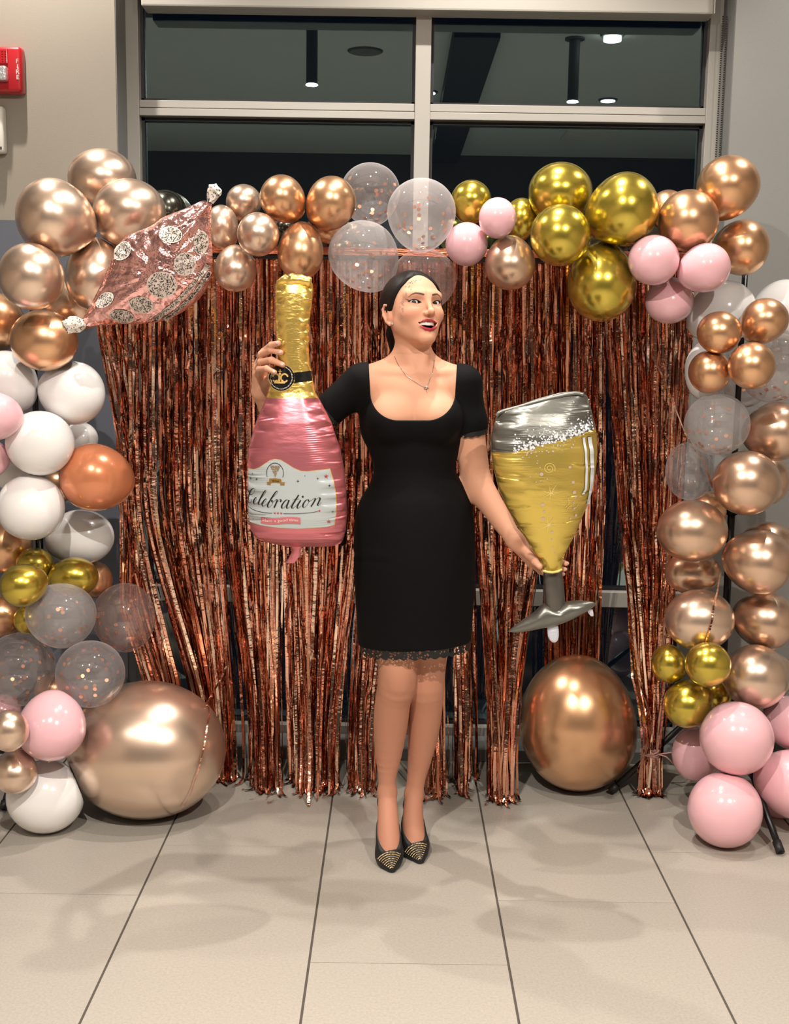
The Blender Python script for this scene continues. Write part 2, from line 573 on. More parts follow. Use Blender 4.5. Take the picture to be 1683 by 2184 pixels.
# px, py, rx, ry (photograph pixels), material, distance, tail angle (0 right, 90 down) or None, label
GA, GT, GB = 'balloons of the garland column under the fire alarm', 'balloons of the garland over the curtain', 'balloons of the garland column by the grey wall'
BAL = [
 (GA, [
  (218, 388, 72, 69, 'champ', 3.78, 90, 'topmost champagne chrome balloon before the beige wall and window edge'),
  (119, 464, 83, 82, 'champ', 3.62, 20, 'big champagne chrome balloon just above the slate lower wall'),
  (276, 457, 77, 74, 'champ', 3.64, 110, 'big champagne chrome balloon behind the pink crown balloon, below the topmost one'),
  (67, 590, 69, 71, 'champ', 3.60, None, 'round champagne chrome balloon over the golden copper balloon'),
  (204, 585, 64, 78, 'champ', 3.70, 270, 'teardrop champagne chrome balloon hanging point up beside the crown'),
  (94, 726, 71, 65, 'copper', 3.60, None, 'golden copper chrome balloon above the white balloons'),
  (-12, 688, 62, 66, 'copper', 3.74, 0, 'copper balloon cut by the picture edge beside the golden copper one'),
  (160, 652, 62, 56, 'rose', 3.88, None, 'shaded rose balloon behind the lower tip of the crown'),
  (352, 452, 46, 46, 'blackc', 3.86, 200, 'black chrome balloon peeking over the crown before the window'),
  (14, 815, 64, 67, 'white', 3.66, 60, 'white balloon at the picture edge above the pink balloons'),
  (151, 838, 72, 68, 'white', 3.64, 190, 'white balloon touching the curtain edge under the copper balloon'),
  (-7, 888, 53, 51, 'pink', 3.48, 0, 'small pink balloon lying on white balloons at the picture edge'),
  (86, 945, 72, 69, 'white', 3.56, None, 'white balloon with a dark speck beside the small pink balloon'),
  (172, 936, 37, 36, 'white', 3.84, None, 'small shaded white balloon squeezed above the orange balloon'),
  (-26, 978, 44, 45, 'pink', 3.56, 0, 'lower small pink balloon mostly outside the picture'),
  (20, 1006, 44, 38, 'white', 3.78, None, 'shaded white balloon deep between two white balloons'),
  (206, 1018, 78, 72, 'pearl', 3.60, 10, 'single pearly orange balloon beside the white ones'),
  (66, 1082, 71, 70, 'white', 3.56, None, 'white balloon with a square of light above the gold trio'),
  (169, 1146, 74, 60, 'white', 3.68, 150, 'white balloon under the orange balloon'),
  (122, 1040, 36, 34, 'copper', 3.86, None, 'bit of copper balloon seen between white and orange balloons'),
  (12, 1163, 62, 60, 'copper', 3.80, None, 'shaded copper balloon behind the small gold ones'),
  (75, 1204, 40, 36, 'goldc', 3.72, None, 'small gold balloon at the back of the lower gold trio'),
  (50, 1249, 50, 46, 'goldc', 3.58, 340, 'small gold balloon in front at the picture edge'),
  (155, 1231, 55, 43, 'goldc', 3.64, 150, 'egg shaped gold balloon under a white balloon'),
  (60, 1322, 30, 32, 'goldc', 3.76, None, 'small gold balloon half hidden by a milky confetti balloon'),
  (6, 1312, 48, 48, 'copper', 3.82, None, 'dark copper balloon under the gold ones at the edge'),
  (202, 1236, 38, 40, 'copper', 3.86, None, 'brown shaded balloon behind the egg shaped gold balloon'),
  (130, 1315, 74, 71, 'milky', 3.58, 90, 'milky confetti balloon right under the gold trio'),
  (262, 1317, 68, 74, 'blush', 3.70, 180, 'blush clear confetti balloon against the tinsel curtain'),
  (42, 1427, 77, 78, 'clear', 3.62, None, 'clear confetti balloon cut by the picture edge'),
  (193, 1437, 73, 71, 'clear', 3.54, None, 'clear confetti balloon resting on the giant champagne balloon'),
  (110, 1548, 72, 74, 'pink', 3.52, 270, 'pink balloon above the white floor balloon'),
  (20, 1558, 41, 45, 'champ', 3.40, None, 'upper one of two small champagne balloons'),
  (32, 1645, 46, 47, 'champ', 3.38, 270, 'lower one of two small champagne balloons'),
  (112, 1474, 38, 40, 'copper', 3.80, None, 'copper balloon showing between two clear confetti balloons'),
  (4, 1520, 42, 40, 'pink', 3.70, None, 'pink balloon behind the upper small champagne balloon'),
 ]),
 (GT, [
  (520, 434, 38, 40, 'champ', 3.76, 100, 'champagne balloon at the top left of the small champagne cluster'),
  (473, 485, 36, 47, 'champ', 3.70, 60, 'champagne balloon touching the crown tip'),
  (551, 500, 45, 46, 'champ', 3.58, None, 'round champagne balloon in front of its cluster'),
  (603, 424, 49, 50, 'copper', 3.62, 45, 'copper balloon pointing down to its copper neighbour'),
  (706, 434, 54, 57, 'copper', 3.62, 130, 'copper balloon beside the clear confetti balloons'),
  (502, 572, 45, 50, 'champ', 3.64, 270, 'champagne balloon hanging lowest in its cluster'),
  (641, 535, 49, 62, 'copper', 3.60, 275, 'long copper balloon hanging over the bottle top'),
  (704, 486, 34, 34, 'copper', 3.78, None, 'small shaded copper balloon behind the long one'),
  (609, 488, 22, 20, 'blackc', 3.78, None, 'tiny black balloon glimpsed between champagne and copper'),
  (790, 415, 63, 66, 'clear', 3.80, 90, 'clear confetti balloon highest before the dark window'),
  (899, 459, 73, 77, 'milky', 3.60, 90, 'milky confetti balloon under the window mullion'),
  (775, 547, 75, 75, 'milky', 3.60, 60, 'clear confetti balloon left above the woman, over the tinsel'),
  (905, 598, 69, 66, 'blush', 3.74, 90, 'large blush clear balloon right behind the head of the woman'),
  (1005, 432, 43, 47, 'goldc', 3.72, 90, 'small gold balloon beside the milky confetti balloon'),
  (1061, 465, 40, 43, 'pink', 3.56, None, 'small pink balloon in front of two gold ones'),
  (995, 521, 45, 46, 'pink', 3.62, None, 'pink balloon touching the milky confetti balloon'),
  (1112, 468, 36, 45, 'goldc', 3.76, 90, 'small gold balloon half hidden by the small pink one'),
  (1088, 560, 54, 58, 'rose', 3.60, 270, 'single rose balloon under the pink and gold ones'),
  (1195, 415, 68, 67, 'goldc', 3.74, 90, 'large gold balloon at the back of the gold cluster'),
  (1327, 447, 77, 78, 'goldc', 3.60, 160, 'largest round gold balloon of the gold cluster'),
  (1195, 502, 64, 65, 'goldc', 3.56, None, 'gold balloon in front, above the tinsel'),
  (1284, 600, 73, 85, 'goldc', 3.62, 270, 'gold balloon hanging lowest before the curtain'),
  (1424, 448, 40, 42, 'copper', 3.70, None, 'shaded copper balloon between gold and copper'),
  (1468, 471, 64, 65, 'copper', 3.62, None, 'copper balloon next to the largest gold one'),
  (1553, 401, 66, 68, 'copper', 3.65, 110, 'highest copper balloon before the window frame and grey wall'),
  (1580, 528, 59, 59, 'copper', 3.72, 180, 'copper balloon before the grey wall, under the highest copper one'),
  (1394, 555, 54, 53, 'pink', 3.58, None, 'pink balloon under the largest gold one'),
  (1502, 571, 55, 52, 'pink', 3.58, 160, 'pink balloon under two copper ones'),
  (1428, 640, 51, 50, 'pink', 3.66, 270, 'pink balloon hanging point up below two pink ones'),
 ]),
 (GB, [
  (1540, 666, 72, 68, 'white', 3.74, 150, 'large white balloon behind the small copper four'),
  (1668, 661, 60, 64, 'white', 3.80, 180, 'white balloon cut by the edge above a small copper one'),
  (1534, 709, 47, 45, 'copper', 3.54, None, 'upper inner one of the four small copper balloons'),
  (1631, 685, 50, 49, 'copper', 3.56, 120, 'upper outer one of the four small copper balloons'),
  (1514, 793, 45, 46, 'copper', 3.56, None, 'lower inner one of the four small copper balloons'),
  (1603, 780, 50, 50, 'copper', 3.48, None, 'frontmost and lowest of the four small copper balloons'),
  (1504, 790, 43, 64, 'white', 3.82, None, 'shaded white balloon along the curtain edge'),
  (1655, 785, 66, 74, 'clear', 3.76, 150, 'clear confetti balloon behind the small copper four'),
  (1590, 826, 45, 43, 'clear', 3.84, None, 'small clear confetti balloon behind the black pole'),
  (1529, 905, 69, 66, 'milky', 3.58, None, 'milky confetti balloon under the small copper four'),
  (1652, 920, 66, 63, 'rose', 3.70, 170, 'rose chrome balloon beside the milky confetti balloon'),
  (1472, 1005, 52, 62, 'clear', 3.74, 20, 'plain clear balloon against the curtain with a loose strand'),
  (1592, 1030, 71, 69, 'rose', 3.56, None, 'large rose chrome balloon in front of the pole'),
  (1634, 1024, 50, 54, 'rose', 3.84, None, 'shaded rose balloon peeking out behind the large rose one'),
  (1514, 1090, 42, 42, 'copper', 3.84, None, 'shaded copper balloon under the plain clear balloon'),
  (1476, 1132, 75, 66, 'rose', 3.58, None, 'rose chrome balloon beside the curtain at hand height'),
  (1616, 1199, 73, 69, 'rose', 3.58, 190, 'rose chrome balloon beside the pole clamp'),
  (1637, 1168, 62, 56, 'rose', 3.80, None, 'rose balloon behind the one beside the pole clamp'),
  (1478, 1222, 60, 46, 'rose', 3.74, None, 'shaded brown rose balloon squeezed between two others'),
  (1492, 1322, 73, 65, 'champ', 3.58, None, 'champagne balloon crossed by a hanging tinsel strand'),
  (1630, 1324, 66, 62, 'rose', 3.66, 190, 'rose chrome balloon right under the pole clamp'),
  (1611, 1443, 68, 69, 'champ', 3.58, None, 'champagne balloon over the pink floor cluster'),
  (1644, 1440, 48, 50, 'champ', 3.84, None, 'hidden champagne balloon showing a rim by the grey wall'),
  (1428, 1416, 39, 42, 'goldc', 3.60, 30, 'small gold balloon nearest the curtain'),
  (1510, 1417, 48, 48, 'goldc', 3.46, None, 'small gold balloon in front of the champagne ones'),
  (1468, 1501, 53, 51, 'goldc', 3.54, 320, 'lowest of the small gold balloons above the pink ones'),
  (1532, 1482, 28, 30, 'goldc', 3.68, None, 'gold balloon mostly hidden behind the gold trio'),
  (1571, 1574, 77, 78, 'pink', 3.46, None, 'biggest pink balloon, above the pink floor balloon'),
  (1486, 1608, 52, 58, 'pink', 3.66, 20, 'shaded pink balloon beside the stand leg and curtain tie'),
  (1546, 1727, 78, 79, 'pink', 3.47, None, 'pink balloon resting on the tiles'),
  (1688, 1673, 76, 73, 'pink', 3.48, 190, 'pink balloon cut by the edge over the stand foot'),
  (1686, 1542, 56, 57, 'pink', 3.60, 200, 'pink balloon at the edge beneath the champagne one'),
  (1662, 1715, 44, 47, 'pink', 3.66, None, 'shaded pink balloon low behind the stand leg'),
 ]),
]
LOOSE = [
  (98, 1698, 82, 77, 'white', 0, None, 'white balloon resting on the tiles under the pink one'),
  (314, 1598, 167, 145, 'champ', 0, None, 'giant champagne balloon on the tiles under the confetti balloons'),
  (1236, 1542, 128, 146, 'copper', 0, 30, 'giant bronze balloon on the tiles behind the tinsel and stand leg'),
]
rng = random.Random(7)
ALLB = []
for g, lst in BAL:
    for t in lst:
        ALLB.append(dict(px=t[0], py=t[1], rx=t[2], ry=t[3], m=t[4], Y=t[5], tail=t[6], label=t[7], g=g, fix=False))


def floor_Y(px, py, ry):
    lo, hi = 3.0, 4.3
    for _ in range(40):
        mid = (lo + hi) / 2
        if at(px, py, mid)[2] - ry * sc(px, py, mid) * .985 > 0:
            lo = mid
        else:
            hi = mid
    return lo


for t in LOOSE:
    ALLB.append(dict(px=t[0], py=t[1], rx=t[2], ry=t[3], m=t[4], Y=floor_Y(t[0], t[1], t[3]), tail=t[6], label=t[7],
                     g='balloons lying on the floor tiles', fix=True))
for b in ALLB:
    if b['label'].startswith('pink balloon resting'):
        b['Y'], b['fix'] = floor_Y(b['px'], b['py'], b['ry']), True
    b['Y0'] = b['Y']


def geo(b):
    b['c'] = at(b['px'], b['py'], b['Y'])
    k = sc(b['px'], b['py'], b['Y'])
    b['r'] = np.array([b['rx'] * k, min(b['rx'], b['ry']) * k, b['ry'] * k])
    b['rm'] = float(b['r'].mean())


for b in ALLB:
    geo(b)
for it in range(200):   # neighbours press each other apart in depth until they touch
    for i, a in enumerate(ALLB):
        for b in ALLB[i + 1:]:
            d = b['c'] - a['c']
            n = np.linalg.norm(d)
            need = (a['rm'] + b['rm']) * .97
            if n < need:
                push = (need - n) * .25
                s = 1 if b['Y'] >= a['Y'] else -1
                if not a['fix']:
                    a['Y'] -= s * push
                if not b['fix']:
                    b['Y'] += s * push
    for b in ALLB:
        if not b['fix']:
            b['Y'] = min(max(b['Y'], b['Y0'] - .20), b['Y0'] + .24)
            lim = 4.09 if (b['px'] < 250 or b['px'] > 1430 or b['py'] < 480) else 3.845
            if b['label'].startswith('shaded pink balloon beside'):
                lim = 3.785
            if b['label'].startswith(('shaded rose balloon behind the lower', 'shaded white balloon along')):
                lim = 3.832
            b['Y'] = min(b['Y'], lim - b['rm'])
        geo(b)

NB, MBR = 40, 26


def balloon(b):
    c, r = b['c'], b['r']
    # tail direction in the place
    if b['tail'] is None:
        td = np.array([rng.uniform(-.3, .3), 1, rng.uniform(-.3, .3)])
        el = 1.06
    else:
        a = math.radians(b['tail'])
        td = np.array([math.cos(a), .35, -math.sin(a)])
        el = 1.24
    td /= np.linalg.norm(td)
    u = np.cross(td, [.31, .2, .93])
    u /= np.linalg.norm(u)
    w = np.cross(td, u)
    V = []
    for i in range(MBR + 1):
        th = math.pi * i / MBR
        z, q = math.cos(th), math.sin(th)
        if z < 0:           # towards the neck: longer and leaner
            k = (-z) ** 2
            z *= el
            q *= 1 - (.24 if b['label'].startswith('giant bronze') else .10) * k * (el > 1.1)
        q = max(q, .03)
        for k in range(NB):
            a = 2 * math.pi * k / NB
            V.append(-td * z + q * (math.cos(a) * u + math.sin(a) * w))
    V = np.array(V)
    lo, hi = V.min(0), V.max(0)
    V = (V - (lo + hi) / 2) / ((hi - lo) / 2) * r
    F = []
    for i in range(MBR):
        for k in range(NB):
            F.append((i * NB + k, (i + 1) * NB + k, (i + 1) * NB + (k + 1) % NB, i * NB + (k + 1) % NB))
    F.append(tuple(range(NB)))
    tip = V[-NB:].mean(0)
    b['V'], b['F'], b['tip'], b['td'] = V + c, F, tip + c, td


for b in ALLB:
    balloon(b)
# where two still press, both flatten on their common plane
for i, a in enumerate(ALLB):
    for b in ALLB[i + 1:]:
        d = b['c'] - a['c']
        n = np.linalg.norm(d)
        if n > (a['r'].max() + b['r'].max()) * 1.15:
            continue
        d = d / n
        ea = 1 / math.sqrt(((d / a['r']) ** 2).sum())
        eb = 1 / math.sqrt(((d / b['r']) ** 2).sum())
        if ea * 1.12 + eb * 1.12 < n:
            continue
        t = n * ea / (ea + eb)
        if ea + eb < n:
            t = ea + (n - ea - eb) / 2
        else:           # the one in front gives way on its hidden back
            w = min(abs(d[1]) * 3, 1) * .95
            t = t * (1 - w) + (n - eb if d[1] > 0 else ea) * w
        for x, s in ((a, 1), (b, -1)):
            q = ((x['V'] - a['c']) @ d - t) * s
            over = np.maximum(q + .0012, 0)
            x['V'] = x['V'] - s * d[None] * over[:, None]
            q = float(((x['tip'] - a['c']) @ d - t) * s)
            if q > -.012:
                x['tip'] = x['tip'] - s * d * (q + .012)

# and flatten against the poles and the crossbar of the stand they are tied to
YP = 3.83
PRX = (at(1577, 700, YP)[0] + at(1560, 1200, YP)[0]) / 2
PLX = (at(78, 800, YP)[0] + at(80, 1160, YP)[0]) / 2
ZTOP = at(850, 548, 3.80)[2]
for b in ALLB:
    for (ax, qx, i0, i1) in (('p', (PRX, YP), 0, 1), ('p', (PLX, YP), 0, 1), ('c', (YP, ZTOP), 1, 2)):
        if ax == 'p' and b['c'][2] - b['r'][2] > ZTOP + .012:
            continue
        if ax == 'c' and not (PLX - .05 < b['c'][0] < PRX + .05):
            continue
        d = np.array([b['c'][i0] - qx[0], b['c'][i1] - qx[1]])
        n = np.linalg.norm(d)
        if n > b['r'].max() * 1.3:
            continue
        d /= n
        for arr in (b['V'], b['tip'][None]):
            q = (arr[:, i0] - qx[0]) * d[0] + (arr[:, i1] - qx[1]) * d[1]
            ov = np.maximum((.0215 if ax == 'p' else .0115) - q, 0)
            arr[:, i0] += d[0] * ov
            arr[:, i1] += d[1] * ov

for b in ALLB:
    e = empty('balloon', b['c'], b['label'], 'balloon', b['g'])
    V = b['V'] - b['c']
    V[:, 2] = np.maximum(V[:, 2], .0008 - b['c'][2])
    if b['m'] in ('clear', 'milky', 'blush'):
        me = mesh('body', V, b['F'], M[b['m']])
    else:
        me = mesh('body', V, b['F'], M[b['m']])
    link('body', me, e)
    tp = b['tip'] - b['c']
    inn = -tp / (np.linalg.norm(tp) + 1e-9)
    k = MB()
    pts = [tp + inn * q for q in (.004, .009, .013, .017, .022)]
    k.tube(pts, [.0045, .0075, .0045, .0055, .010], 10)
    link('knot', mesh('knot', k.V, k.F, M[b['m']]), e)
    if b['m'] in ('clear', 'milky', 'blush') and 'plain' not in b['label'] and 'blush clear balloon' not in b['label']:
        cf = MB()
        n = 46 if b['rx'] > 50 else 18
        for q in range(n):
            # confetti clings inside, thickest low in the balloon
            zz = -1 + 1.7 * rng.random() ** 1.7
            aa = rng.uniform(0, 2 * math.pi)
            rr = math.sqrt(max(0, 1 - zz * zz))
            nrm = np.array([rr * math.cos(aa), rr * math.sin(aa), zz])
            p = nrm * b['r'] * .93
            # stay within the pressed shape
            ok = True
            vi = np.argmax((V @ nrm))
            dd = (V / (np.linalg.norm(V, axis=1)[:, None] + 1e-9)) @ nrm
            p = V[int(np.argmax(dd))] * .955
            u = np.cross(nrm, [.3, .5, .8]); u /= np.linalg.norm(u)
            w = np.cross(nrm, u)
            t = nrm * rng.uniform(-.3, .3)
            u2 = u + t; w2 = w + nrm * rng.uniform(-.3, .3)
            rad = .0062
            ring = [p + rad * (math.cos(2 * math.pi * j / 8) * u2 + math.sin(2 * math.pi * j / 8) * w2) for j in range(8)]
            cf.add(ring, [tuple(range(8))])
        tag(link('confetti', mesh('confetti', cf.V, cf.F, M['confetti'], False), e), kind='stuff')

# ------------------------------------------------------------ backdrop stand
YP = 3.83
zt = at(850, 548, 3.80)[2]
st = empty('backdrop_stand', (.05, YP, 0), 'black metal backdrop stand with tripod feet carrying the tinsel curtain', 'stand')
o0 = np.array([.05, YP, 0])


def bar(pts, r, nm, n=12):
    mb = MB().tube([np.array(p) - o0 for p in pts], r, n)
    return mb.build(nm, M['black'], st, smooth=True)


pr0, pr1 = at(1577, 700, YP), at(1560, 1200, YP)
plx0, plx1 = at(78, 800, YP), at(80, 1160, YP)
prx = (pr0[0] + pr1[0]) / 2
plx = (plx0[0] + plx1[0]) / 2
for x, px_ in ((prx, 'r'), (plx, 'l')):
    bar([(x, YP, .30), (x, YP, 1.0)], .0125, 'pole')
    bar([(x, YP, .98), (x, YP, zt)], .0095, 'pole')
    cl = bar([(x, YP, .955), (x, YP, 1.015)], .019, 'clamp')
    mb = MB().tube([np.array((x + .018, YP, .985)) - o0, np.array((x + .036, YP, .985)) - o0], .006, 8)
    mb.add(*(lambda m: (m.V, m.F))(MB().tube([np.array((x + .044 + .008 * math.cos(t), YP, .985 + .008 * math.sin(t))) - o0 for t in np.linspace(0, 6.28, 12)], .003, 6)))
    k = link('knob', mesh('knob', mb.V, mb.F, M['black']), cl)
    bar([(x, YP, .33), (x, YP, .39)], .021, 'hub')
bar([(plx, YP, zt), (prx, YP, zt)], .0095, 'crossbar')
hubr = np.array([prx, YP, .36])
hubl = np.array([plx, YP, .36])
f1, f2 = fl1 = (None, None)


def on_floor(x, y, z=.01):
    d = ray(x, y)
    return np.array([0, 0, CAMH]) + d * ((z - CAMH) / d[2])


R1, R2 = on_floor(1665, 1818), on_floor(1302, 1688)
for hb, fts in ((hubr, [R1, R2, hubr + [.42, .16, -.35]]), (hubl, [on_floor(6, 1726), hubl + [-.40, .20, -.35], hubl + [.22, .21, -.35]])):
    for ft in fts:
        lg = bar([hb, hb * .3 + ft * .7, ft], .0105, 'leg')
        mb = MB().tube([ft + (hb - ft) * .0 - o0, ft + (hb - ft) * .06 - o0], .0135, 10)
        link('rubber_foot', mesh('rubber_foot', mb.V, mb.F, M['gasket']), lg)

# ------------------------------------------------------------ tinsel curtain
rg = np.random.default_rng(5)
YC = 3.865
M['tinsel'] = attr_mat('rose_gold_tinsel', .12, 1.0)
_nt = M['tinsel'].node_tree
_tc = _nt.nodes.new('ShaderNodeTexCoord')
_mp = _nt.nodes.new('ShaderNodeMapping')
_mp.inputs['Scale'].default_value = (.55, .55, 1)
_ns = _nt.nodes.new('ShaderNodeTexNoise')
_ns.inputs['Scale'].default_value = 62
_ns.inputs['Detail'].default_value = 3
_bp = _nt.nodes.new('ShaderNodeBump')
_bp.inputs['Strength'].default_value = .34
_bp.inputs['Distance'].default_value = .006
_nt.links.new(_tc.outputs['Object'], _mp.inputs[0])
_nt.links.new(_mp.outputs[0], _ns.inputs['Vector'])
_nt.links.new(_ns.outputs[0], _bp.inputs['Height'])
_nt.links.new(_bp.outputs[0], _nt.nodes['Principled BSDF'].inputs['Normal'])
M['tinsel_head'] = mat('tinsel_header_tape', srgb(170, 98, 72), .3, .9, bump=(30, .6, .01, (1, 1, 8)))
cur = empty('tinsel_curtain', (.03, YC, 0), 'rose gold foil fringe curtain hanging from the stand down to the tiles', 'curtain')
cz = at(850, 540, YC)[2]
hx0, hx1 = at(205, 560, YC)[0], at(1478, 560, YC)[0]
bigs = [b for b in ALLB if b['label'].startswith('giant')]
SPANS = [(190, 300, 325, 420), (300, 470, 420, 512), (470, 600, 522, 605), (600, 775, 602, 742), (775, 850, 735, 803), (850, 958, 905, 950),
         (958, 1012, 968, 1006), (1012, 1160, 1040, 1100), (1160, 1290, 1150, 1282), (1290, 1482, 1366, 1410)]


def bottom_px(tx, u):
    for a, b, c, d in SPANS:
        if a <= tx <= b:
            k = (tx - a) / (b - a)
            mid = (c + d) / 2
            return c + k * (d - c) + (mid - c - k * (d - c)) * .35 + u * 7
    return tx


FOLDS = [745, 875, 1003, 1130, 1262]
YS = np.concatenate([np.linspace(548, 1640, 40), np.linspace(1660, 1745, 6)])


def strand(tx, layer, wid, jag):
    "centre line and half-width vectors of one foil strip"
    u = rg.normal()
    bx = bottom_px(tx, u)
    t = np.clip((YS - 1010) / 640, 0, 1)
    e = t * t * (3 - 2 * t)
    if tx < 250:
        e = np.maximum(e, np.clip((YS - 640) / 330, 0, 1) * .42)
    if tx > 1290:
        e = np.clip((YS - 700) / 900, 0, 1) ** 1.15
        e = np.where(YS > 1600, e - (YS - 1600) / 1600 * (1 if tx % 2 < 1 else -1), e)
    loose = rg.random() < .16 and 470 < tx < 1000
    px = tx + (bx - tx) * e * (.45 if loose else 1)
    px = px + np.cumsum(rg.normal(0, .45, len(YS))) + 1.6 * np.sin(YS * .011 + rg.uniform(0, 6)) * t
    dep = YC + layer + np.cumsum(rg.normal(0, .0016, len(YS))) * 1.0
    if 1012 < tx < 1160:
        dep = dep - .16 * np.clip((YS - 1250) / 350, 0, 1)
    if 1160 <= tx <= 1290:
        dep = dep + (4.10 - YC) * np.clip((YS - 900) / 460, 0, 1) ** 1.3
    if tx > 1290:
        dep = dep + (3.79 - YC - layer) * np.clip((YS - 1000) / 560, 0, 1) + layer * .3
    if 480 < tx < 1000:
        dep = dep - (.10 + .05 * u) * np.clip((YS - 1350) / 400, 0, 1) ** 1.5
    P = np.array([at(px[i], YS[i], dep[i]) for i in range(len(YS))])
    for b in bigs:
        c, r = b['c'], b['r'].max() * 1.03
        d2 = (P[:, 0] - c[0]) ** 2 + (P[:, 2] - c[2]) ** 2
        inside = d2 < r * r
        ext = np.sqrt(np.maximum(r * r - d2, 0))
        if c[0] < 0:
            P[:, 1] = np.where(inside, np.maximum(P[:, 1], c[1] + ext), P[:, 1])
        elif tx < 1160 or tx > 1290:
            P[:, 1] = np.where(inside, np.minimum(P[:, 1], c[1] - ext), P[:, 1])
        else:
            P[:, 1] = np.where(inside, np.maximum(P[:, 1], c[1] + ext), P[:, 1])
    # the ends lie on the tiles
    lie = P[:, 2] < .006
    if lie.any():
        k = int(np.argmax(lie))
        base = P[k - 1].copy()
        base[2] = .005
        a = rg.uniform(-2.6, -.5)
        n = 3
        ln = rg.uniform(.01, .05)
        tail = np.array([base + np.array([math.cos(a) * ln * q / n, math.sin(a) * ln * q / n, .003 * (q % 2) + layer * .05]) for q in range(1, n + 1)])
        tail[:, 2] = np.maximum(tail[:, 2], .004)
        P = np.concatenate([P[:k], tail])
    n = len(P)
    phi = rg.normal(0, .95) + np.cumsum(rg.normal(0, jag, n))
    yy = np.concatenate([YS, YS[-1] + 4.0 * np.arange(1, 9)])[:n]
    for f in FOLDS:
        phi = phi + .9 * rg.normal() * np.exp(-((yy - f) / 13) ** 2)
    W = np.stack([np.cos(phi), np.sin(phi) * .9, np.zeros(n)], 1) * wid / 2
    fk = np.zeros(n)
    for f in FOLDS:
        fk += np.exp(-((yy - f) / 10) ** 2)
    P[:, 1] += fk * rg.normal(0, .006)
    return P, W


def tint():
    k = rg.random()
    base = np.array([.92, .48, .34]) if k < .58 else (np.array([.97, .68, .53]) if k < .84 else np.array([.66, .26, .17]))
    return np.clip(base * rg.uniform(.82, 1.1), 0, 1)


def strip_mesh(list_):
    V, F, C = [], [], []
    for (P, W, c) in list_:
        b = len(V)
        n = len(P)
        V += np.stack([P - W, P + W], 1).reshape(-1, 3).tolist()
        F += [(b + 2 * i, b + 2 * i + 1, b + 2 * i + 3, b + 2 * i + 2) for i in range(n - 1)]
        C += [(*c, 1)] * (2 * n)
    me = mesh('strand', np.array(V) - [.03, YC, 0], F, M['tinsel'], True)
    a = me.color_attributes.new('col', 'FLOAT_COLOR', 'POINT')
    a.data.foreach_set('color', np.array(C, dtype=np.float32).ravel())
    return me


rest = []
for i in range(840):
    tx = rg.uniform(196, 1478)
    if 1278 < tx < 1296 and rg.random() < .6:
        continue
    P, W = strand(tx, rg.choice([.012, .024, .038]), rg.uniform(.006, .0105), .16)
    rest.append((P, W, tint()))
tag(link('fringe', strip_mesh(rest), cur), kind='stuff')
for i in range(280):
    tx = 196 + (1478 - 196) * (i + rg.uniform(.1, .9)) / 280
    P, W = strand(tx, rg.uniform(-.016, .002), rg.uniform(.006, .0105), .13)
    link('strand', strip_mesh([(P, W, tint())]), cur)
hb = MB().box((hx0 - .03, -.050, cz - .012), (hx1 - .03, -.043, cz + .012))
hb.build('header', M['tinsel_head'], cur)
# gathered tail: cord round the bunch and the stand leg
tc = at(1386, 1606, 3.765)
e = empty('tie_cord', tc, 'pale pink cord tying the gathered tinsel to the stand leg', 'cord')
M['cord'] = mat('pink_cord', srgb(206, 160, 150), .6)
for k in range(3):
    mb = MB().tube([np.array([.030 * math.cos(t), .022 * math.sin(t), .004 * math.sin(2 * t + k) + (k - 1) * .006]) for t in np.linspace(0, 6.283, 22)], .0028, 6)
    mb.build('loop', M['cord'], e, smooth=True)
for dx, dz in ((.055, .012), (.05, -.03)):
    MB().tube([(.026, -.012, 0), (.026 + dx * .5, -.02, dz * .3 + .004), (.026 + dx, -.018, dz)], .0024, 6).build('cord_end', M['cord'], e, smooth=True)


def loose(pts, label, wid=.006):
    P = []
    pts = np.array(pts)
    for i in range(len(pts) - 1):
        for q in range(8 if len(pts) < 9 else 5):
            P.append(pts[i] + (pts[i + 1] - pts[i]) * q / 8)
    P.append(pts[-1])
    P = np.array(P)
    n = len(P)
    phi = rg.normal(0, .4) + np.cumsum(rg.normal(0, .12, n))
    d = np.gradient(P, axis=0)
    d /= np.linalg.norm(d, axis=1)[:, None]
    s = np.cross(d, [0, 1, 0])
    s /= np.linalg.norm(s, axis=1)[:, None] + 1e-9
    W = (s * np.cos(phi)[:, None] + np.array([0, 1, 0])[None] * np.sin(phi)[:, None] * .3) * wid / 2
    o = link('tinsel_strand', strip_mesh([(P, W, tint())]))
    o.location = (.03, YC, 0)
    tag(o, label, 'tinsel', 'loose tinsel strands')


gl = bigs[0]


from mathutils.bvhtree import BVHTree


def on_ball(b, x, y):
    "first point of the balloon seen along the ray through a pixel"
    if 'bvh' not in b:
        b['bvh'] = BVHTree.FromPolygons(b['V'].tolist(), b['F'])
    h, n, i, t = b['bvh'].ray_cast(Vector((0, 0, CAMH)), Vector(ray(x, y)).normalized())
    if h is None:
        h, n, i, t = b['bvh'].find_nearest(Vector(at(x, y, b['c'][1])))
    return np.array(h) + np.array(n) * (.0065 if n.dot(Vector(ray(x, y))) < 0 else -.0065)


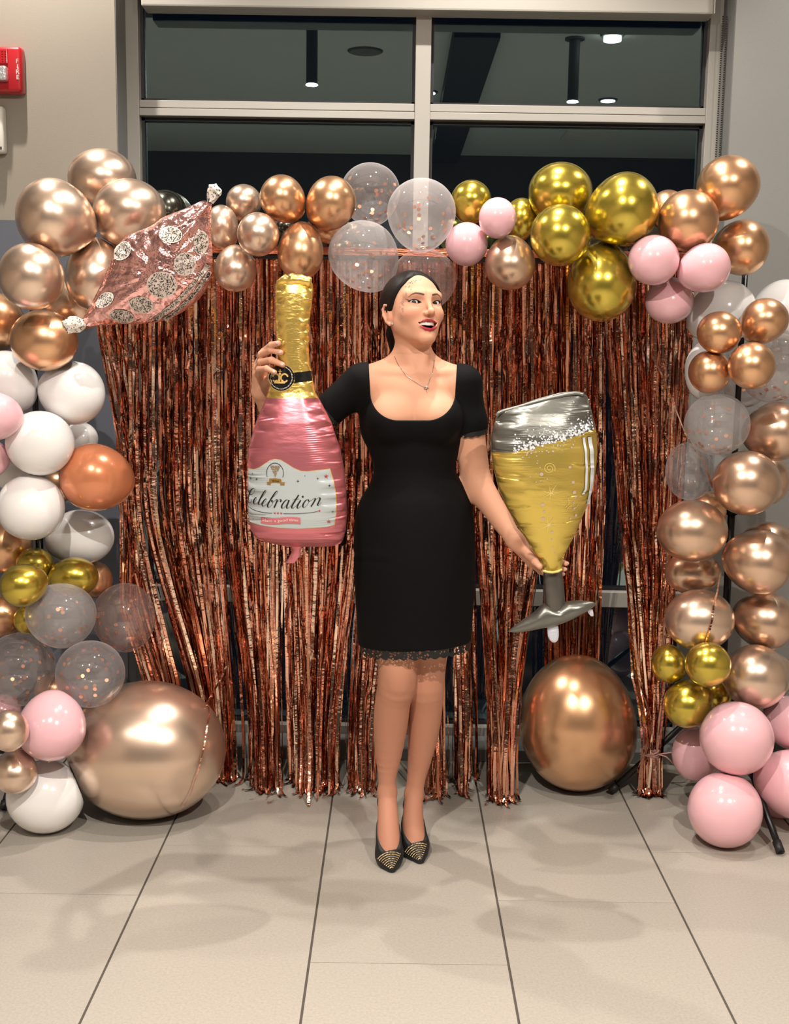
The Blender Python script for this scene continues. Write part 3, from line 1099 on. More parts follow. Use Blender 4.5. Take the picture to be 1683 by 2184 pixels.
loose([at(487, 1412, YC - .06), at(470, 1450, YC - .07)] + [on_ball(gl, x, y) for x, y in ((454, 1490), (449, 1504), (444, 1525), (440, 1545), (436, 1568), (433, 1590), (427, 1615), (421, 1640), (413, 1665), (405, 1690), (395, 1708), (385, 1722))],
      'single tinsel strand draped down over the giant champagne balloon')
loose([at(1392, 760, 3.80), at(1412, 800, 3.76), at(1440, 870, 3.66), at(1462, 925, 3.52), at(1485, 965, 3.50), at(1502, 985, 3.52), at(1520, 1040, 3.60)],
      'single tinsel strand crossing from the curtain to the plain clear balloon', .007)
bb = [b for b in ALLB if b['label'].startswith('champagne balloon crossed')][0]
loose([at(1536, 1225, 3.52), at(1530, 1262, 3.50)] + [on_ball(bb, x, y) for x, y in ((1521, 1290), (1518, 1320), (1512, 1345), (1504, 1368))],
      'single short tinsel strand hanging over a champagne balloon beside the pole')

# ------------------------------------------------------------ foil balloons
def foil(name, col, rough=.14, metal=1.0, bump=None):
    return mat(name, srgb(*col), rough, metal, bump=bump)


M['f_gold'] = foil('gold_foil', (248, 212, 116), .28, .88, bump=(55, .35, .004, (1, 1, 2.2)))
M['f_pink'] = foil('pink_foil', (214, 126, 136), .36, .82, bump=(22, .25, .004, (1, 1, 3)))
M['f_black'] = mat('black_print', srgb(14, 14, 16), .22, 0, coat=.4)
M['f_white'] = mat('white_print', srgb(180, 188, 190), .3, .1, coat=.3)
M['f_ink'] = mat('ink_print', srgb(16, 16, 18), .35)
M['f_red'] = mat('red_print', srgb(176, 70, 78), .35)
M['f_ribbon'] = mat('pink_ribbon_print', srgb(196, 108, 116), .35)
M['f_cream'] = mat('gold_print', srgb(222, 184, 112), .35, .3)
M['f_brown'] = mat('bronze_print', srgb(150, 112, 52), .4, .2)
M['f_grey'] = foil('silver_grey_foil', (122, 122, 116), .36, .8, bump=(30, .3, .004, (1, 1, 2)))
M['f_stem'] = mat('grey_stem_foil', srgb(104, 100, 94), .3, .7)
M['f_champ'] = foil('champagne_gold_foil', (222, 196, 100), .33, .85, bump=(24, .3, .004, (1, 1, 2.5)))
M['f_liquidline'] = mat('pale_print', srgb(214, 218, 222), .35)
M['f_mauve'] = mat('mauve_print', srgb(190, 168, 160), .35)
M['f_lightgold'] = mat('light_gold_print', srgb(230, 204, 120), .3, .3)
M['f_valve'] = mat('clear_valve_film', srgb(200, 204, 214), .2, 0, bump=(200, .8, .003))
M['f_crown'] = foil('rose_pink_foil', (248, 190, 184), .17, .92, bump=(30, .8, .012))
M['f_dotbase'] = mat('grey_print', srgb(196, 180, 168), .4)
M['f_fleck'] = mat('white_fleck', srgb(236, 226, 216), .4)


class Foil:
    "a flat two-sided foil cushion given by its outline (photograph pixel rows) at the distance Y0, swollen by T pixels"

    def __init__(s, rows, Y0, T, pw=.55, crease=(1.0, 8), seed=1, lean=0.0):
        s.r = np.array(rows, float)
        s.Y0, s.T, s.pw, s.lean = Y0, T, pw, lean
        s.cr = crease
        g = np.random.default_rng(seed)
        s.ph = g.uniform(0, 6.28, (4, 12))
        s.fq = g.uniform(.5, 1.6, (4, 12))

    def edges(s, y):
        return np.interp(y, s.r[:, 0], s.r[:, 1]), np.interp(y, s.r[:, 0], s.r[:, 2])

    def thick(s, x, y):
        "half thickness in pixels at photograph pixel x, y"
        x, y = np.asarray(x, float), np.asarray(y, float)
        l, r = s.edges(y)
        q = np.clip((2 * x - l - r) / np.maximum(r - l, 1e-6), -1, 1)
        t = np.interp(y, s.r[:, 0], s.r[:, 3]) if s.r.shape[1] > 3 else s.T
        base = t * np.maximum(1 - np.abs(q) ** 2.4, 0) ** s.pw
        # creases running in from the seam
        a, f = s.cr
        w = np.clip((np.abs(q) - .42) / .5, 0, 1) * np.clip((1 - np.abs(q)) / .07, 0, 1)
        sd = (q > 0).astype(int)
        c = 0
        for k in range(5):
            c = c + np.sin(y / f * s.fq[sd, k] + s.ph[sd, k] + q * 2 * np.sin(k)) * (.5 if k % 2 else .8)
        c = np.abs(c) ** .7 * np.sign(c)
        # sharp folds and fine pleats
        fold = 0
        for k in range(9):
            for sd_ in (0, 1):
                yk = s.r[0, 0] + (s.r[-1, 0] - s.r[0, 0]) * ((k + .5 + .42 * np.sin(s.ph[sd_, k])) / 9)
                reach = .40 + .25 * np.sin(s.ph[2 + sd_, k]) ** 2
                m_ = np.clip((np.abs(q) - reach) / .18, 0, 1) * (sd == sd_) * np.clip((1 - np.abs(q)) / .04, 0, 1)
                yy = y - yk + (1 - np.abs(q)) * 16 * np.sin(s.ph[sd_, k] * 3)
                fold = fold - np.exp(-(yy / 1.5) ** 2) * m_ + .45 * np.exp(-((yy - 3.4) / 2.2) ** 2) * m_
        pl = np.clip((np.abs(q) - .30) / .12, 0, 1) * np.clip((.84 - np.abs(q)) / .14, 0, 1) * np.clip(np.sin(y / 31 + s.ph[0, 0] + 2 * sd) * 2, 0, 1)
        return base + a * w * c + fold * a * 1.25 + pl * .34 * np.sin(y * 1.35 + q * 5) * np.minimum(a / 2, 1)

    def P(s, x, y, front=True, off=0.0):
        x, y = np.broadcast_arrays(np.asarray(x, float), np.asarray(y, float))
        th = (s.thick(x, y)) * sc(840, 1000, s.Y0)
        out = np.empty(x.shape + (3,))
        for ix in np.ndindex(x.shape):
            p = at(x[ix], y[ix], s.Y0)
            p[1] += s.lean * (y[ix] - s.r[:, 0].mean()) * .0013
            p[1] += -(th[ix] + off) if front else th[ix] * .9 + off
            out[ix] = p
        return out

    def shell(s, n=56, m=110, y0=None, y1=None, back=True):
        y0 = s.r[0, 0] if y0 is None else y0
        y1 = s.r[-1, 0] if y1 is None else y1
        ys = np.linspace(y0, y1, m)
        qs = np.sin(np.linspace(-math.pi / 2, math.pi / 2, n))
        l, r = s.edges(ys)
        X = (l + r)[:, None] / 2 + qs[None] * (r - l)[:, None] / 2
        Yp = np.repeat(ys[:, None], n, 1)
        V, F = [], []
        for fr in ((True, False) if back else (True,)):
            b = len(V)
            V += s.P(X, Yp, fr).reshape(-1, 3).tolist()
            for i in range(m - 1):
                for k in range(n - 1):
                    q = (b + i * n + k, b + (i + 1) * n + k, b + (i + 1) * n + k + 1, b + i * n + k + 1)
                    F.append(q if fr else q[::-1])
        return V, F

    def patch(s, polys, off):
        "flat print: polygons in photograph pixels laid on the front"
        V, F = [], []
        for pl in polys:
            pl = np.array(pl, float)
            b = len(V)
            V += s.P(pl[:, 0], pl[:, 1], True, off).tolist()
            F.append(tuple(range(b, b + len(pl))))
        return V, F

    def grid(s, top, bot, left, right, off, n=40, m=30):
        "print area between two curves y=top(x), y=bot(x)"
        V, F = [], []
        X, Yp = np.empty((m, n)), np.empty((m, n))
        for i in range(m):
            v = i / (m - 1)
            for k in range(n):
                u = k / (n - 1)
                ymid0 = top(.5 * (left(.5) + right(.5)))
                x = left(v) + u * (right(v) - left(v))
                X[i, k] = x
                Yp[i, k] = top(x) + v * (bot(x) - top(x))
        V = s.P(X, Yp, True, off).reshape(-1, 3).tolist()
        for i in range(m - 1):
            for k in range(n - 1):
                F.append((i * n + k, (i + 1) * n + k, (i + 1) * n + k + 1, i * n + k + 1))
        return V, F


def sub(V, c):
    return (np.array(V) - c)


def add(name, VF, m, parent, c, smooth=True, kind=None):
    o = link(name, mesh(name, sub(VF[0], c), VF[1], m, smooth), parent)
    return tag(o, kind=kind) if kind else o


def disc(cx, cy, rx, ry=None, n=20):
    ry = ry or rx
    return [(cx + rx * math.cos(2 * math.pi * k / n), cy + ry * math.sin(2 * math.pi * k / n)) for k in range(n)]


def round_patch(f, cx, cy, rx, ry, off, n=44, rings=9):
    V = [f.P(cx, cy, True, off)]
    for i in range(1, rings + 1):
        for k in range(n):
            t = 2 * math.pi * k / n
            V.append(f.P(cx + rx * i / rings * math.cos(t), cy + ry * i / rings * math.sin(t), True, off))
    F = [(0, 1 + k, 1 + (k + 1) % n) for k in range(n)]
    for i in range(rings - 1):
        for k in range(n):
            F.append((1 + i * n + k, 1 + (i + 1) * n + k, 1 + (i + 1) * n + (k + 1) % n, 1 + i * n + (k + 1) % n))
    return V, F


def catmull(p, sub_=8):
    p = np.array(p, float)
    p = np.concatenate([[2 * p[0] - p[1]], p, [2 * p[-1] - p[-2]]])
    out = []
    for i in range(1, len(p) - 2):
        for k in range(sub_):
            t = k / sub_
            out.append(.5 * (2 * p[i] + (p[i + 1] - p[i - 1]) * t + (2 * p[i - 1] - 5 * p[i] + 4 * p[i + 1] - p[i + 2]) * t * t
                             + (3 * p[i] - p[i - 1] - 3 * p[i + 1] + p[i + 2]) * t ** 3))
    out.append(p[-2])
    return np.array(out)


def ribbon(p, w):
    "quads of a stroke with width w(i)"
    p = np.array(p, float)
    d = np.gradient(p, axis=0)
    nn = np.stack([-d[:, 1], d[:, 0]], 1)
    nn /= np.linalg.norm(nn, axis=1)[:, None] + 1e-9
    w = np.array(w)[:, None] / 2 if np.ndim(w) else np.full((len(p), 1), w / 2)
    a, b = p + nn * w, p - nn * w
    return [[a[i], a[i + 1], b[i + 1], b[i]] for i in range(len(p) - 1)]


def pen(p, thin, thick_):
    p = catmull(p, 7)
    d = np.gradient(p, axis=0)
    k = np.maximum(d[:, 1] / (np.linalg.norm(d, axis=1) + 1e-9), 0) ** 1.6
    k = np.convolve(np.pad(k, 3, 'edge'), np.ones(7) / 7, 'valid')
    return ribbon(p, thin + thick_ * k)


# ---- the bottle
YBOT = 3.07
bot = [(596, 596, 656, 3), (599, 590, 664, 9), (606, 588, 667, 16), (625, 587, 668, 22), (655, 587, 665, 24), (680, 587, 661, 25), (740, 591, 659, 25),
       (770, 593, 660, 25), (790, 585, 665, 25), (812, 578, 668, 27), (836, 572, 673, 30), (865, 561, 689, 38), (900, 546, 707, 47), (940, 534, 720, 53),
       (960, 530, 727, 55), (1000, 528, 734, 57), (1050, 528, 739, 57), (1100, 530, 740, 54), (1130, 535, 738, 46), (1145, 544, 734, 36), (1153, 556, 731, 26), (1159, 580, 727, 15),
       (1163, 600, 718, 8), (1166, 616, 700, 2)]
fo = Foil(bot, YBOT, 50, crease=(2.6, 5.5), seed=3)
bc = at(632, 900, YBOT)
bt = empty('bottle_balloon', bc, 'pink and gold champagne bottle foil balloon held up in one hand', 'balloon')
add('neck_foil', fo.shell(56, 150, 596, 848), M['f_gold'], bt, bc)
add('body_foil', fo.shell(72, 250, 848, 1166), M['f_pink'], bt, bc)
# crumpled tip folded over
mb = MB()
g_ = np.random.default_rng(2)
tp = []
for k in range(14):
    a = k / 13
    tp.append(at(592 + 72 * a, 604 - 8 * math.sin(a * 3.1) + g_.normal(0, 1.5), YBOT - .012))
mb.tube(tp, [.006 + .008 * math.sin(a * 3.1) + abs(g_.normal(0, .003)) for a in np.linspace(0, 1, 14)], 9)
add('tip_fold', (mb.V, mb.F), M['f_gold'], bt, bc)
tl = Foil([(1160, 618, 648, 6), (1172, 624, 642, 5), (1186, 618, 640, 3), (1201, 610, 628, 1.5)], YBOT + .005, 5, crease=(.4, 4))
add('inflation_tail', tl.shell(12, 16), M['f_pink'], bt, bc)
# black band, seal
bd = fo.grid(lambda x: 796 - (x - 610) * .10, lambda x: 818 - (x - 610) * .115, lambda v: 612, lambda v: 666.5, .0014, 30, 14)
add('neck_band', bd, M['f_black'], bt, bc)
add('seal_rim', round_patch(fo, 602, 805, 29.4, 29, .0014), M['f_cream'], bt, bc)
add('seal', round_patch(fo, 602, 804.5, 28, 27.6, .0022), M['f_black'], bt, bc)
c2 = lambda x, y: (560 + x / 12.95, 760 + y / 12.95)
pol = []
for cx in (395, 640):
    ring = [(cx + 95 * math.cos(t), 585 + 108 * math.sin(t)) for t in np.linspace(.6, 6.0, 26)] if cx > 500 else [(cx + 95 * math.cos(t), 585 + 108 * math.sin(t)) for t in np.linspace(-2.55, 2.85, 26)]
    if cx < 500:
        ring = [(cx - 95 * math.cos(t), 585 + 108 * math.sin(t)) for t in np.linspace(.6, 6.0, 26)]
    pol += [[c2(*q) for q in quad] for quad in ribbon(ring, 44)]
pol += [[c2(*q) for q in ((345 + 39 * k, 690), (384 + 39 * k, 690), (384 + 39 * k, 738), (345 + 39 * k, 738))] for k in range(8)]
for x, y, r in ((405, 668, 32), (490, 655, 36), (580, 668, 32), (512, 475, 36)):
    pol.append([c2(*q) for q in disc(x, y, r)])
pol.append([c2(*q) for q in ((480, 560), (512, 500), (545, 560), (512, 660))])
pol += [[c2(*q) for q in qq] for qq in (((505, 350), (525, 350), (525, 430), (505, 430)), ((470, 395), (560, 395), (560, 415), (470, 415)))]
add('crown_print', fo.patch(pol, .0038), M['f_cream'], bt, bc, False)
pol = []
for k in range(46):   # worn lettering round the rim of the seal
    t = 2 * math.pi * k / 46
    if 3.6 < t < 4.6:
        continue
    r1, r2 = 22.6 + (k % 3) * .3, 25.2 - (k % 2) * .7
    for da in (-.018, .028):
        pol.append([(602 + r * math.cos(t + da + q), 804.5 + r * math.sin(t + da + q)) for r, q in ((r1, -.012), (r2, -.012), (r2, .012), (r1, .012))])
    if k % 3:
        r = (r1, r2)[k % 2]
        pol.append([(602 + rr * math.cos(t + q), 804.5 + rr * math.sin(t + q)) for rr, q in ((r - .35, -.03), (r + .35, -.03), (r + .35, .04), (r - .35, .04))])
add('seal_lettering', fo.patch(pol, .0030), M['f_fleck'], bt, bc, False, 'stuff')


# the label
def lab_top(x):
    xs = [526, 545, 557, 570, 582, 592, 604, 616, 632, 646, 660, 706, 722]
    ys = [998, 998, 994, 985, 977, 974.5, 976, 983, 993, 999, 1000, 996, 995]
    return float(np.interp(x, xs, ys))


lab_bot = lambda x: float(np.interp(x, [526, 560, 600, 640, 700, 722], [1108, 1114, 1118, 1119.5, 1117, 1112]))
lx = lambda v: float(np.interp(v, [0, .5, 1], [529.5, 529.2, 531.5]))
rx_ = lambda v: float(np.interp(v, [0, .25, .5, .8, 1], [705, 713.5, 718, 718, 714]))
add('label_edge', fo.grid(lambda x: lab_top(x) - 1.3, lambda x: lab_bot(x) + 1.4, lx, lambda v: rx_(v) + 1.4, .0006, 90, 100), M['f_cream'], bt, bc)
add('label', fo.grid(lab_top, lab_bot, lx, rx_, .0020, 90, 100), M['f_white'], bt, bc)
c9 = lambda p: [(535 + x / 9.35, 960 + y / 9.35) for x, y in p]
let = [
    [(-55, 760), (20, 860), (100, 800), (118, 745), (95, 718), (40, 760), (-15, 860), (-45, 980), (-25, 1030), (30, 1005), (62, 930)],
    [(80, 1010), (120, 985), (155, 930), (150, 895), (115, 930), (92, 990), (105, 1032), (150, 1022), (190, 985)],
    [(190, 985), (290, 860), (350, 775), (352, 745), (315, 775), (240, 905), (200, 1000), (206, 1036), (235, 1025), (265, 992)],
    [(262, 1020), (315, 985), (362, 930), (352, 908), (310, 945), (272, 1015), (284, 1056), (325, 1048), (370, 1005)],
    [(370, 1005), (470, 895), (575, 790), (588, 757), (560, 758), (505, 830), (430, 950), (386, 1035), (395, 1072), (430, 1066), (475, 1015), (496, 960), (484, 932), (470, 950), (490, 968), (515, 955)],
    [(515, 955), (560, 915), (578, 930), (552, 1000), (515, 1078)],
    [(532, 1045), (585, 960), (632, 912), (655, 928), (640, 962)],
    [(800, 940), (775, 918), (728, 945), (676, 1020), (668, 1072), (694, 1082), (745, 1035), (805, 945)],
    [(815, 925), (780, 1010), (764, 1065), (785, 1085), (830, 1050)],
    [(830, 1050), (910, 940), (995, 822)],
    [(1000, 822), (935, 930), (880, 1020), (862, 1066), (888, 1082), (940, 1040)],
    [(888, 912), (950, 905), (1010, 900)],
    [(940, 1040), (1000, 975), (1040, 925)],
    [(1040, 925), (990, 1010), (970, 1065), (993, 1082), (1050, 1035)],
    [(1190, 915), (1140, 930), (1092, 995), (1082, 1052), (1112, 1066), (1165, 1015), (1200, 950), (1186, 915), (1205, 950), (1245, 930)],
    [(1245, 930), (1300, 895), (1322, 905), (1290, 975), (1238, 1052)],
    [(1262, 1010), (1340, 910), (1400, 880)],
    [(1395, 880), (1416, 900), (1385, 975), (1366, 1022), (1392, 1032), (1438, 970)],
]
pol = []
for st_ in let:
    pol += [c9(q) for q in pen(st_, 5.5, 24)]
pol.append(c9(disc(1080, 857, 19)))
for st_ in ([(-60, 1100), (60, 1135), (200, 1165), (350, 1182), (480, 1187)], [(700, 1191), (900, 1192), (1100, 1183), (1250, 1170), (1370, 1152)]):
    pol += [c9(q) for q in ribbon(catmull(st_, 5), 8)]
add('lettering', fo.patch(pol, .0036), M['f_ink'], bt, bc, False)


def star(cx, cy, r, n, inner=.4, rot=-math.pi / 2):
    return [(cx + (r if k % 2 == 0 else r * inner) * math.cos(rot + math.pi * k / n), cy + (r if k % 2 == 0 else r * inner) * math.sin(rot + math.pi * k / n)) for k in range(2 * n)]


pol = [c9(star(*q, 4, .22)) for q in ((155, 537, 34), (985, 555, 36), (1370, 510, 30), (1595, 655, 34), (70, 435, 22), (20, 535, 30), (1655, 1175, 28), (1120, 452, 18), (80, 1335, 18))]
add('sparkle_print', fo.patch(pol, .0036), M['f_ink'], bt, bc, False)
pol = [c9(star(1530, 475, 50, 5, .32)), c9(star(1582, 1365, 50, 5, .32))]
for x in (530, 592, 658):
    pol.append(c9([(x - 24, 1180), (x - 12, 1168), (x, 1178), (x + 12, 1168), (x + 24, 1180), (x, 1206)]))
pol.append(c9(disc(1400, 1142, 20)))
add('star_print', fo.patch(pol, .0036), M['f_red'], bt, bc, False)
rb = []
for k in range(12):
    x0, x1 = 242 + 66 * k, 242 + 66 * (k + 1)
    w = lambda x: 14 * math.sin((x - 242) / 792 * 6.28 * 1.0)
    for j in range(10):
        ya_, yb_ = 1272 + 13 * j, 1285 + 13 * j
        for i in range(4):
            a0_, a1_ = x0 + 16.5 * i, x0 + 16.5 * (i + 1)
            rb.append(c9([(a0_, ya_ + w(a0_)), (a1_, ya_ + w(a1_)), (a1_, yb_ + w(a1_)), (a0_, yb_ + w(a0_))]))
add('ribbon_print', fo.patch(rb, .0034), M['f_ribbon'], bt, bc)


def word_polys(body, x0, x1, yb, h, shear=0.0, wave=None):
    "outline of a word as triangles in crop pixels"
    cu = bpy.data.curves.new('w', 'FONT')
    cu.body = body
    o = bpy.data.objects.new('w', cu)
    COL.objects.link(o)
    dg = bpy.context.evaluated_depsgraph_get()
    dg.update()
    me = bpy.data.meshes.new_from_object(o.evaluated_get(dg))
    V = np.array([v.co[:2] for v in me.vertices])
    F = [list(p.vertices) for p in me.polygons]
    bpy.data.objects.remove(o)
    V[:, 0] = (V[:, 0] - V[:, 0].min()) / (V[:, 0].max() - V[:, 0].min())
    X = x0 + V[:, 0] * (x1 - x0) + V[:, 1] * h * shear
    Yy = yb - V[:, 1] * h
    if wave:
        Yy = Yy + np.array([wave(x) for x in X])
    return [[(X[i], Yy[i]) for i in f] for f in F]


add('ribbon_lettering', fo.patch([c9(p) for p in word_polys('Have a good time', 285, 990, 1352, 78, 0, lambda x: 14 * math.sin((x - 242) / 792 * 6.28))], .0046), M['f_fleck'], bt, bc, False)
oval = [(536 + 168 * math.cos(t), 400 + 195 * math.sin(t)) for t in np.linspace(-3.55, .41, 34)]
pol = [c9(q) for q in ribbon(oval, 10)]
add('oval_print', fo.patch(pol, .0036), M['f_ink'], bt, bc, False)
gr = np.random.default_rng(9)
pol = []
for r_ in range(9):
    n = 9 - r_
    for k in range(n):
        if gr.random() < .9:
            pol.append(c9(disc(540 + (k - (n - 1) / 2) * 24 + gr.normal(0, 2), 262 + r_ * 25 + gr.normal(0, 2), 10, None, 8)))
add('grape_print', fo.patch(pol, .0036), M['f_brown'], bt, bc, False)
pol = [c9(p) for p in ([(422, 512), (540, 502), (660, 512), (660, 590), (540, 582), (422, 590)], [(362, 575), (425, 578), (450, 600), (450, 632), (368, 630), (385, 602)],
                       [(738, 575), (660, 578), (640, 600), (640, 632), (732, 630), (715, 602)])]
add('banner_print', fo.patch(pol, .0040), M['f_brown'], bt, bc, False)
add('banner_lettering', fo.patch([c9(p) for p in word_polys('Wine', 470, 615, 572, 62, .15)], .0050), M['f_ink'], bt, bc, False)

# ---- the champagne glass
YGL = 3.11
gl_rows = [(835, 1214, 1234, 2), (838, 1190, 1244, 5), (845, 1164, 1253, 10), (853, 1138, 1256, 15), (862, 1112, 1258.5, 20), (872, 1080, 1261, 26), (880, 1066, 1263, 31), (889, 1059, 1265, 35), (905, 1053, 1269, 40), (927, 1048, 1273, 45), (962, 1047, 1274, 49), (993, 1051, 1272, 50), (1041, 1063, 1265, 48),
           (1079, 1079, 1252, 43), (1117, 1101, 1236, 35), (1141, 1116, 1226, 29), (1174, 1136, 1208, 21), (1190, 1148, 1202, 17), (1206, 1157, 1199, 15), (1218, 1159, 1198, 14)]
fg = Foil(gl_rows, YGL, 45, crease=(2.4, 6), seed=8)
gc = at(1165, 1000, YGL)
ge = empty('glass_balloon', gc, 'champagne flute foil balloon with grey stem held by the lowered hand', 'balloon')
liq = lambda x: float(np.interp(x, [1046, 1089, 1130, 1180, 1230, 1266, 1275], [963, 962, 950, 938, 925, 912, 906]))
# upper empty part and lower gold part split along the slanting liquid line
m_, n_ = 250, 68
ys = np.linspace(835, 1218, m_)
qs = np.sin(np.linspace(-math.pi / 2, math.pi / 2, n_))
l_, r__ = fg.edges(ys)
X = (l_ + r__)[:, None] / 2 + qs[None] * (r__ - l_)[:, None] / 2
for nm, up in (('empty_foil', True), ('liquid_foil', False)):
    V, F = [], []
    for fr in (True, False):
        Yp = np.repeat(ys[:, None], n_, 1).copy()
        L = np.array([[liq(x) for x in row] for row in X])
        Yc = np.minimum(Yp, L) if up else np.maximum(Yp, L)
        Xc = X.copy()
        le, re_ = fg.edges(Yc)
        Xc = (le + re_) / 2 + qs[None] * (re_ - le) / 2
        b = len(V)
        V += fg.P(Xc, Yc, fr).reshape(-1, 3).tolist()
        for i in range(m_ - 1):
            for k in range(n_ - 1):
                q = (i * n_ + k, (i + 1) * n_ + k, (i + 1) * n_ + k + 1, i * n_ + k + 1)
                ok = any((Yp.ravel()[j] < L.ravel()[j] + .01) == up for j in q)
                if ok:
                    q = tuple(b + j for j in q)
                    F.append(q if fr else q[::-1])
    add(nm, (V, F), M['f_grey'] if up else M['f_champ'], ge, gc)
# rim fold along the top
mb = MB()
rim = [(1059, 888), (1068, 879), (1100, 870), (1145, 857), (1190, 846), (1226, 839), (1246, 842)]
mb.tube([at(x, y, YGL - .012) for x, y in catmull(rim, 5)], .0055, 8)
add('rim_seam', (mb.V, mb.F), M['f_grey'], ge, gc)
mb = MB().tube([at(x, y, YGL - .030) for x, y in ((1157, 1217), (1168, 1220), (1178, 1221), (1190, 1219), (1199, 1214))], .0035, 8)
add('collar', (mb.V, mb.F), M['f_lightgold'], ge, gc)
stm = Foil([(1214, 1159, 1199, 12), (1225, 1159, 1200, 14), (1250, 1160, 1203, 15), (1275, 1162, 1205, 15), (1300, 1164, 1206, 14)], YGL, 14, crease=(.3, 6))
add('stem', stm.shell(24, 24), M['f_stem'], ge, gc)
# the crescent foot
top = catmull([(1083, 1347), (1096, 1336), (1115, 1322), (1140, 1305), (1160, 1288), (1184, 1296), (1207, 1284), (1235, 1281), (1262, 1283), (1273, 1288)], 6)
btm = catmull([(1083, 1347), (1100, 1349), (1125, 1346), (1150, 1341), (1180, 1335), (1210, 1325), (1235, 1313), (1255, 1302), (1266, 1294), (1273, 1288)], 6)
V, F = [], []
N2, K2 = len(top), 15
for fr in (True, False):
    b = len(V)
    for i in range(N2):
        hw = np.linalg.norm(top[i] - btm[i]) / 2
        for k in range(K2):
            q = math.sin(-math.pi / 2 + math.pi * k / (K2 - 1))
            p2_ = top[i] * (1 - q) / 2 + btm[i] * (1 + q) / 2
            th = min(hw * 1.1, 22) * math.sqrt(max(1 - q * q, 0)) * sc(1180, 1310, YGL)
            th *= 1 + .03 * math.sin(i * .5 + 3 * q) * (abs(q) < .95)
            p = at(p2_[0], p2_[1], YGL)
            p[1] += -th if fr else th
            V.append(p)
    for i in range(N2 - 1):
        for k in range(K2 - 1):
            q = (b + i * K2 + k, b + i * K2 + k + 1, b + (i + 1) * K2 + k + 1, b + (i + 1) * K2 + k)
            F.append(q if fr else q[::-1])
add('foot', (V, F), M['f_grey'], ge, gc)
vv = Foil([(1334, 1168, 1190, 3), (1345, 1167, 1192, 4), (1358, 1169, 1192, 4), (1366, 1173, 1190, 3), (1370, 1178, 1185, 1)], YGL, 4, crease=(.6, 3))
add('valve', vv.shell(14, 18), M['f_valve'], ge, gc)
vv = Foil([(1300, 1252, 1264, 1.5), (1308, 1255, 1266, 2), (1314, 1260, 1266, 1)], YGL, 2, crease=(.3, 3))
add('tab', vv.shell(8, 8), M['f_valve'], ge, gc)
# bubbles
gb = np.random.default_rng(4)
wp, mp_ = [], []
for k in range(230):
    x = gb.uniform(1092, 1264)
    d = gb.normal(0, 1)
    y = liq(x) - 3 - abs(d) * (9 + 14 * (gb.random() < .35))
    r = gb.uniform(.9, 2.6) * (1 if y > liq(x) - 14 else .8)
    wp.append(disc(x, y, r, None, 10))
for k in range(60):
    x = gb.uniform(1095, 1262)
    wp.append(disc(x, liq(x) - 1 + gb.uniform(-4, 3), gb.uniform(1.4, 2.8), None, 10))
for k in range(34):
    x = gb.uniform(1110, 1225)
    mp_.append(disc(x, liq(x) + 4 + abs(gb.normal(0, 8)), gb.uniform(.9, 2), None, 8))
for x, y, r in ((1149, 1006, 3.8), (1209, 991.5, 3), (1216, 1023.5, 3.4), (1219, 1045, 3.8), (1222, 1055.5, 2.8), (1218, 1067, 2.6), (1220, 1080, 2.8), (1152, 1070.5, 3.4), (1156, 1085, 2.2), (1154, 1100.5, 3.4), (1212, 1100.5, 2), (1224, 1095, 3),
                (1173, 1130, 2.6), (1174, 1146, 1.6), (1176, 1162.5, 1.5), (1180, 1176, 1.3), (1147, 1020, 1.6), (1161, 1016, 1.6), (1138, 1022.5, 1.6), (1126, 1011.5, 1.4), (1137, 1004.5, 1.4), (1146, 992, 1.4), (1140, 983, 1.4), (1139, 968, 1.4), (1173, 958, 2.2), (1164, 960, 1.5), (1123, 971, 1.2)):
    mp_.append(disc(x, y, r, None, 12))
off = [.0008 + .0006 * (k % 5) / 5 for k in range(400)]
add('foam_print', tuple(fg.patch(wp, .0011)), M['f_liquidline'], ge, gc, False, 'stuff')
add('bubble_print', tuple(fg.patch(mp_, .0011)), M['f_mauve'], ge, gc, False, 'stuff')
pol = []
for cx, cy, R in ((1168.5, 1046.5, 30), (1165, 1115, 26)):
    for a, q in ((-1.0, 1.0), (-.18, 1.05), (.28, .6), (1.72, .82), (2.65, 1.0), (3.5, .8), (4.5, .8), (5.6, .5)):
        dx, dy = math.cos(a), math.sin(a)
        pol.append([(cx - dy * 1.1, cy + dx * 1.1), (cx + dx * R * q, cy + dy * R * q), (cx + dy * 1.1, cy - dx * 1.1)])
sp = [(1165 + (1.5 + 11 * t / 13) * math.cos(t) * 1.0, 994 + (1.5 + 11 * t / 13) * math.sin(t)) for t in np.linspace(0, 13, 60)]
pol += ribbon(sp, 1.6)
for cxx, cyy, rr, a0, a1 in ((1195, 1065, 12, -.6, 1.3), (1216, 1068, 12, .2, 1.6), (1215, 1085, 12, 3.3, 4.7), (1232, 1058, 4, 3, 6)):
    pol += ribbon([(cxx + rr * math.cos(t), cyy + rr * math.sin(t)) for t in np.linspace(a0, a1, 10)], 1.3)
add('sparkle_print', fg.patch(pol, .0013), M['f_lightgold'], ge, gc, False)
pol = []
for x0, x1, yb in ((1237, 1242.5, 1050), (1249, 1258, 1075)):
    pts0 = [(x0, 930), (x0 + 4, 960), (x0 + 6.5, 1000), (x0 + 5, 1040), (x0 - 1, yb)]
    for i in range(4):
        (a, ya), (b_, yb_) = pts0[i], pts0[i + 1]
        w = x1 - x0
        for q in range(8):
            f0, f1_ = q / 8, (q + 1) / 8
            for u in range(4):
                g0, g1 = w * u / 4, w * (u + 1) / 4
                pol.append([(a + (b_ - a) * f0 + g0, ya + (yb_ - ya) * f0), (a + (b_ - a) * f0 + g1, ya + (yb_ - ya) * f0), (a + (b_ - a) * f1_ + g1, ya + (yb_ - ya) * f1_), (a + (b_ - a) * f1_ + g0, ya + (yb_ - ya) * f1_)])
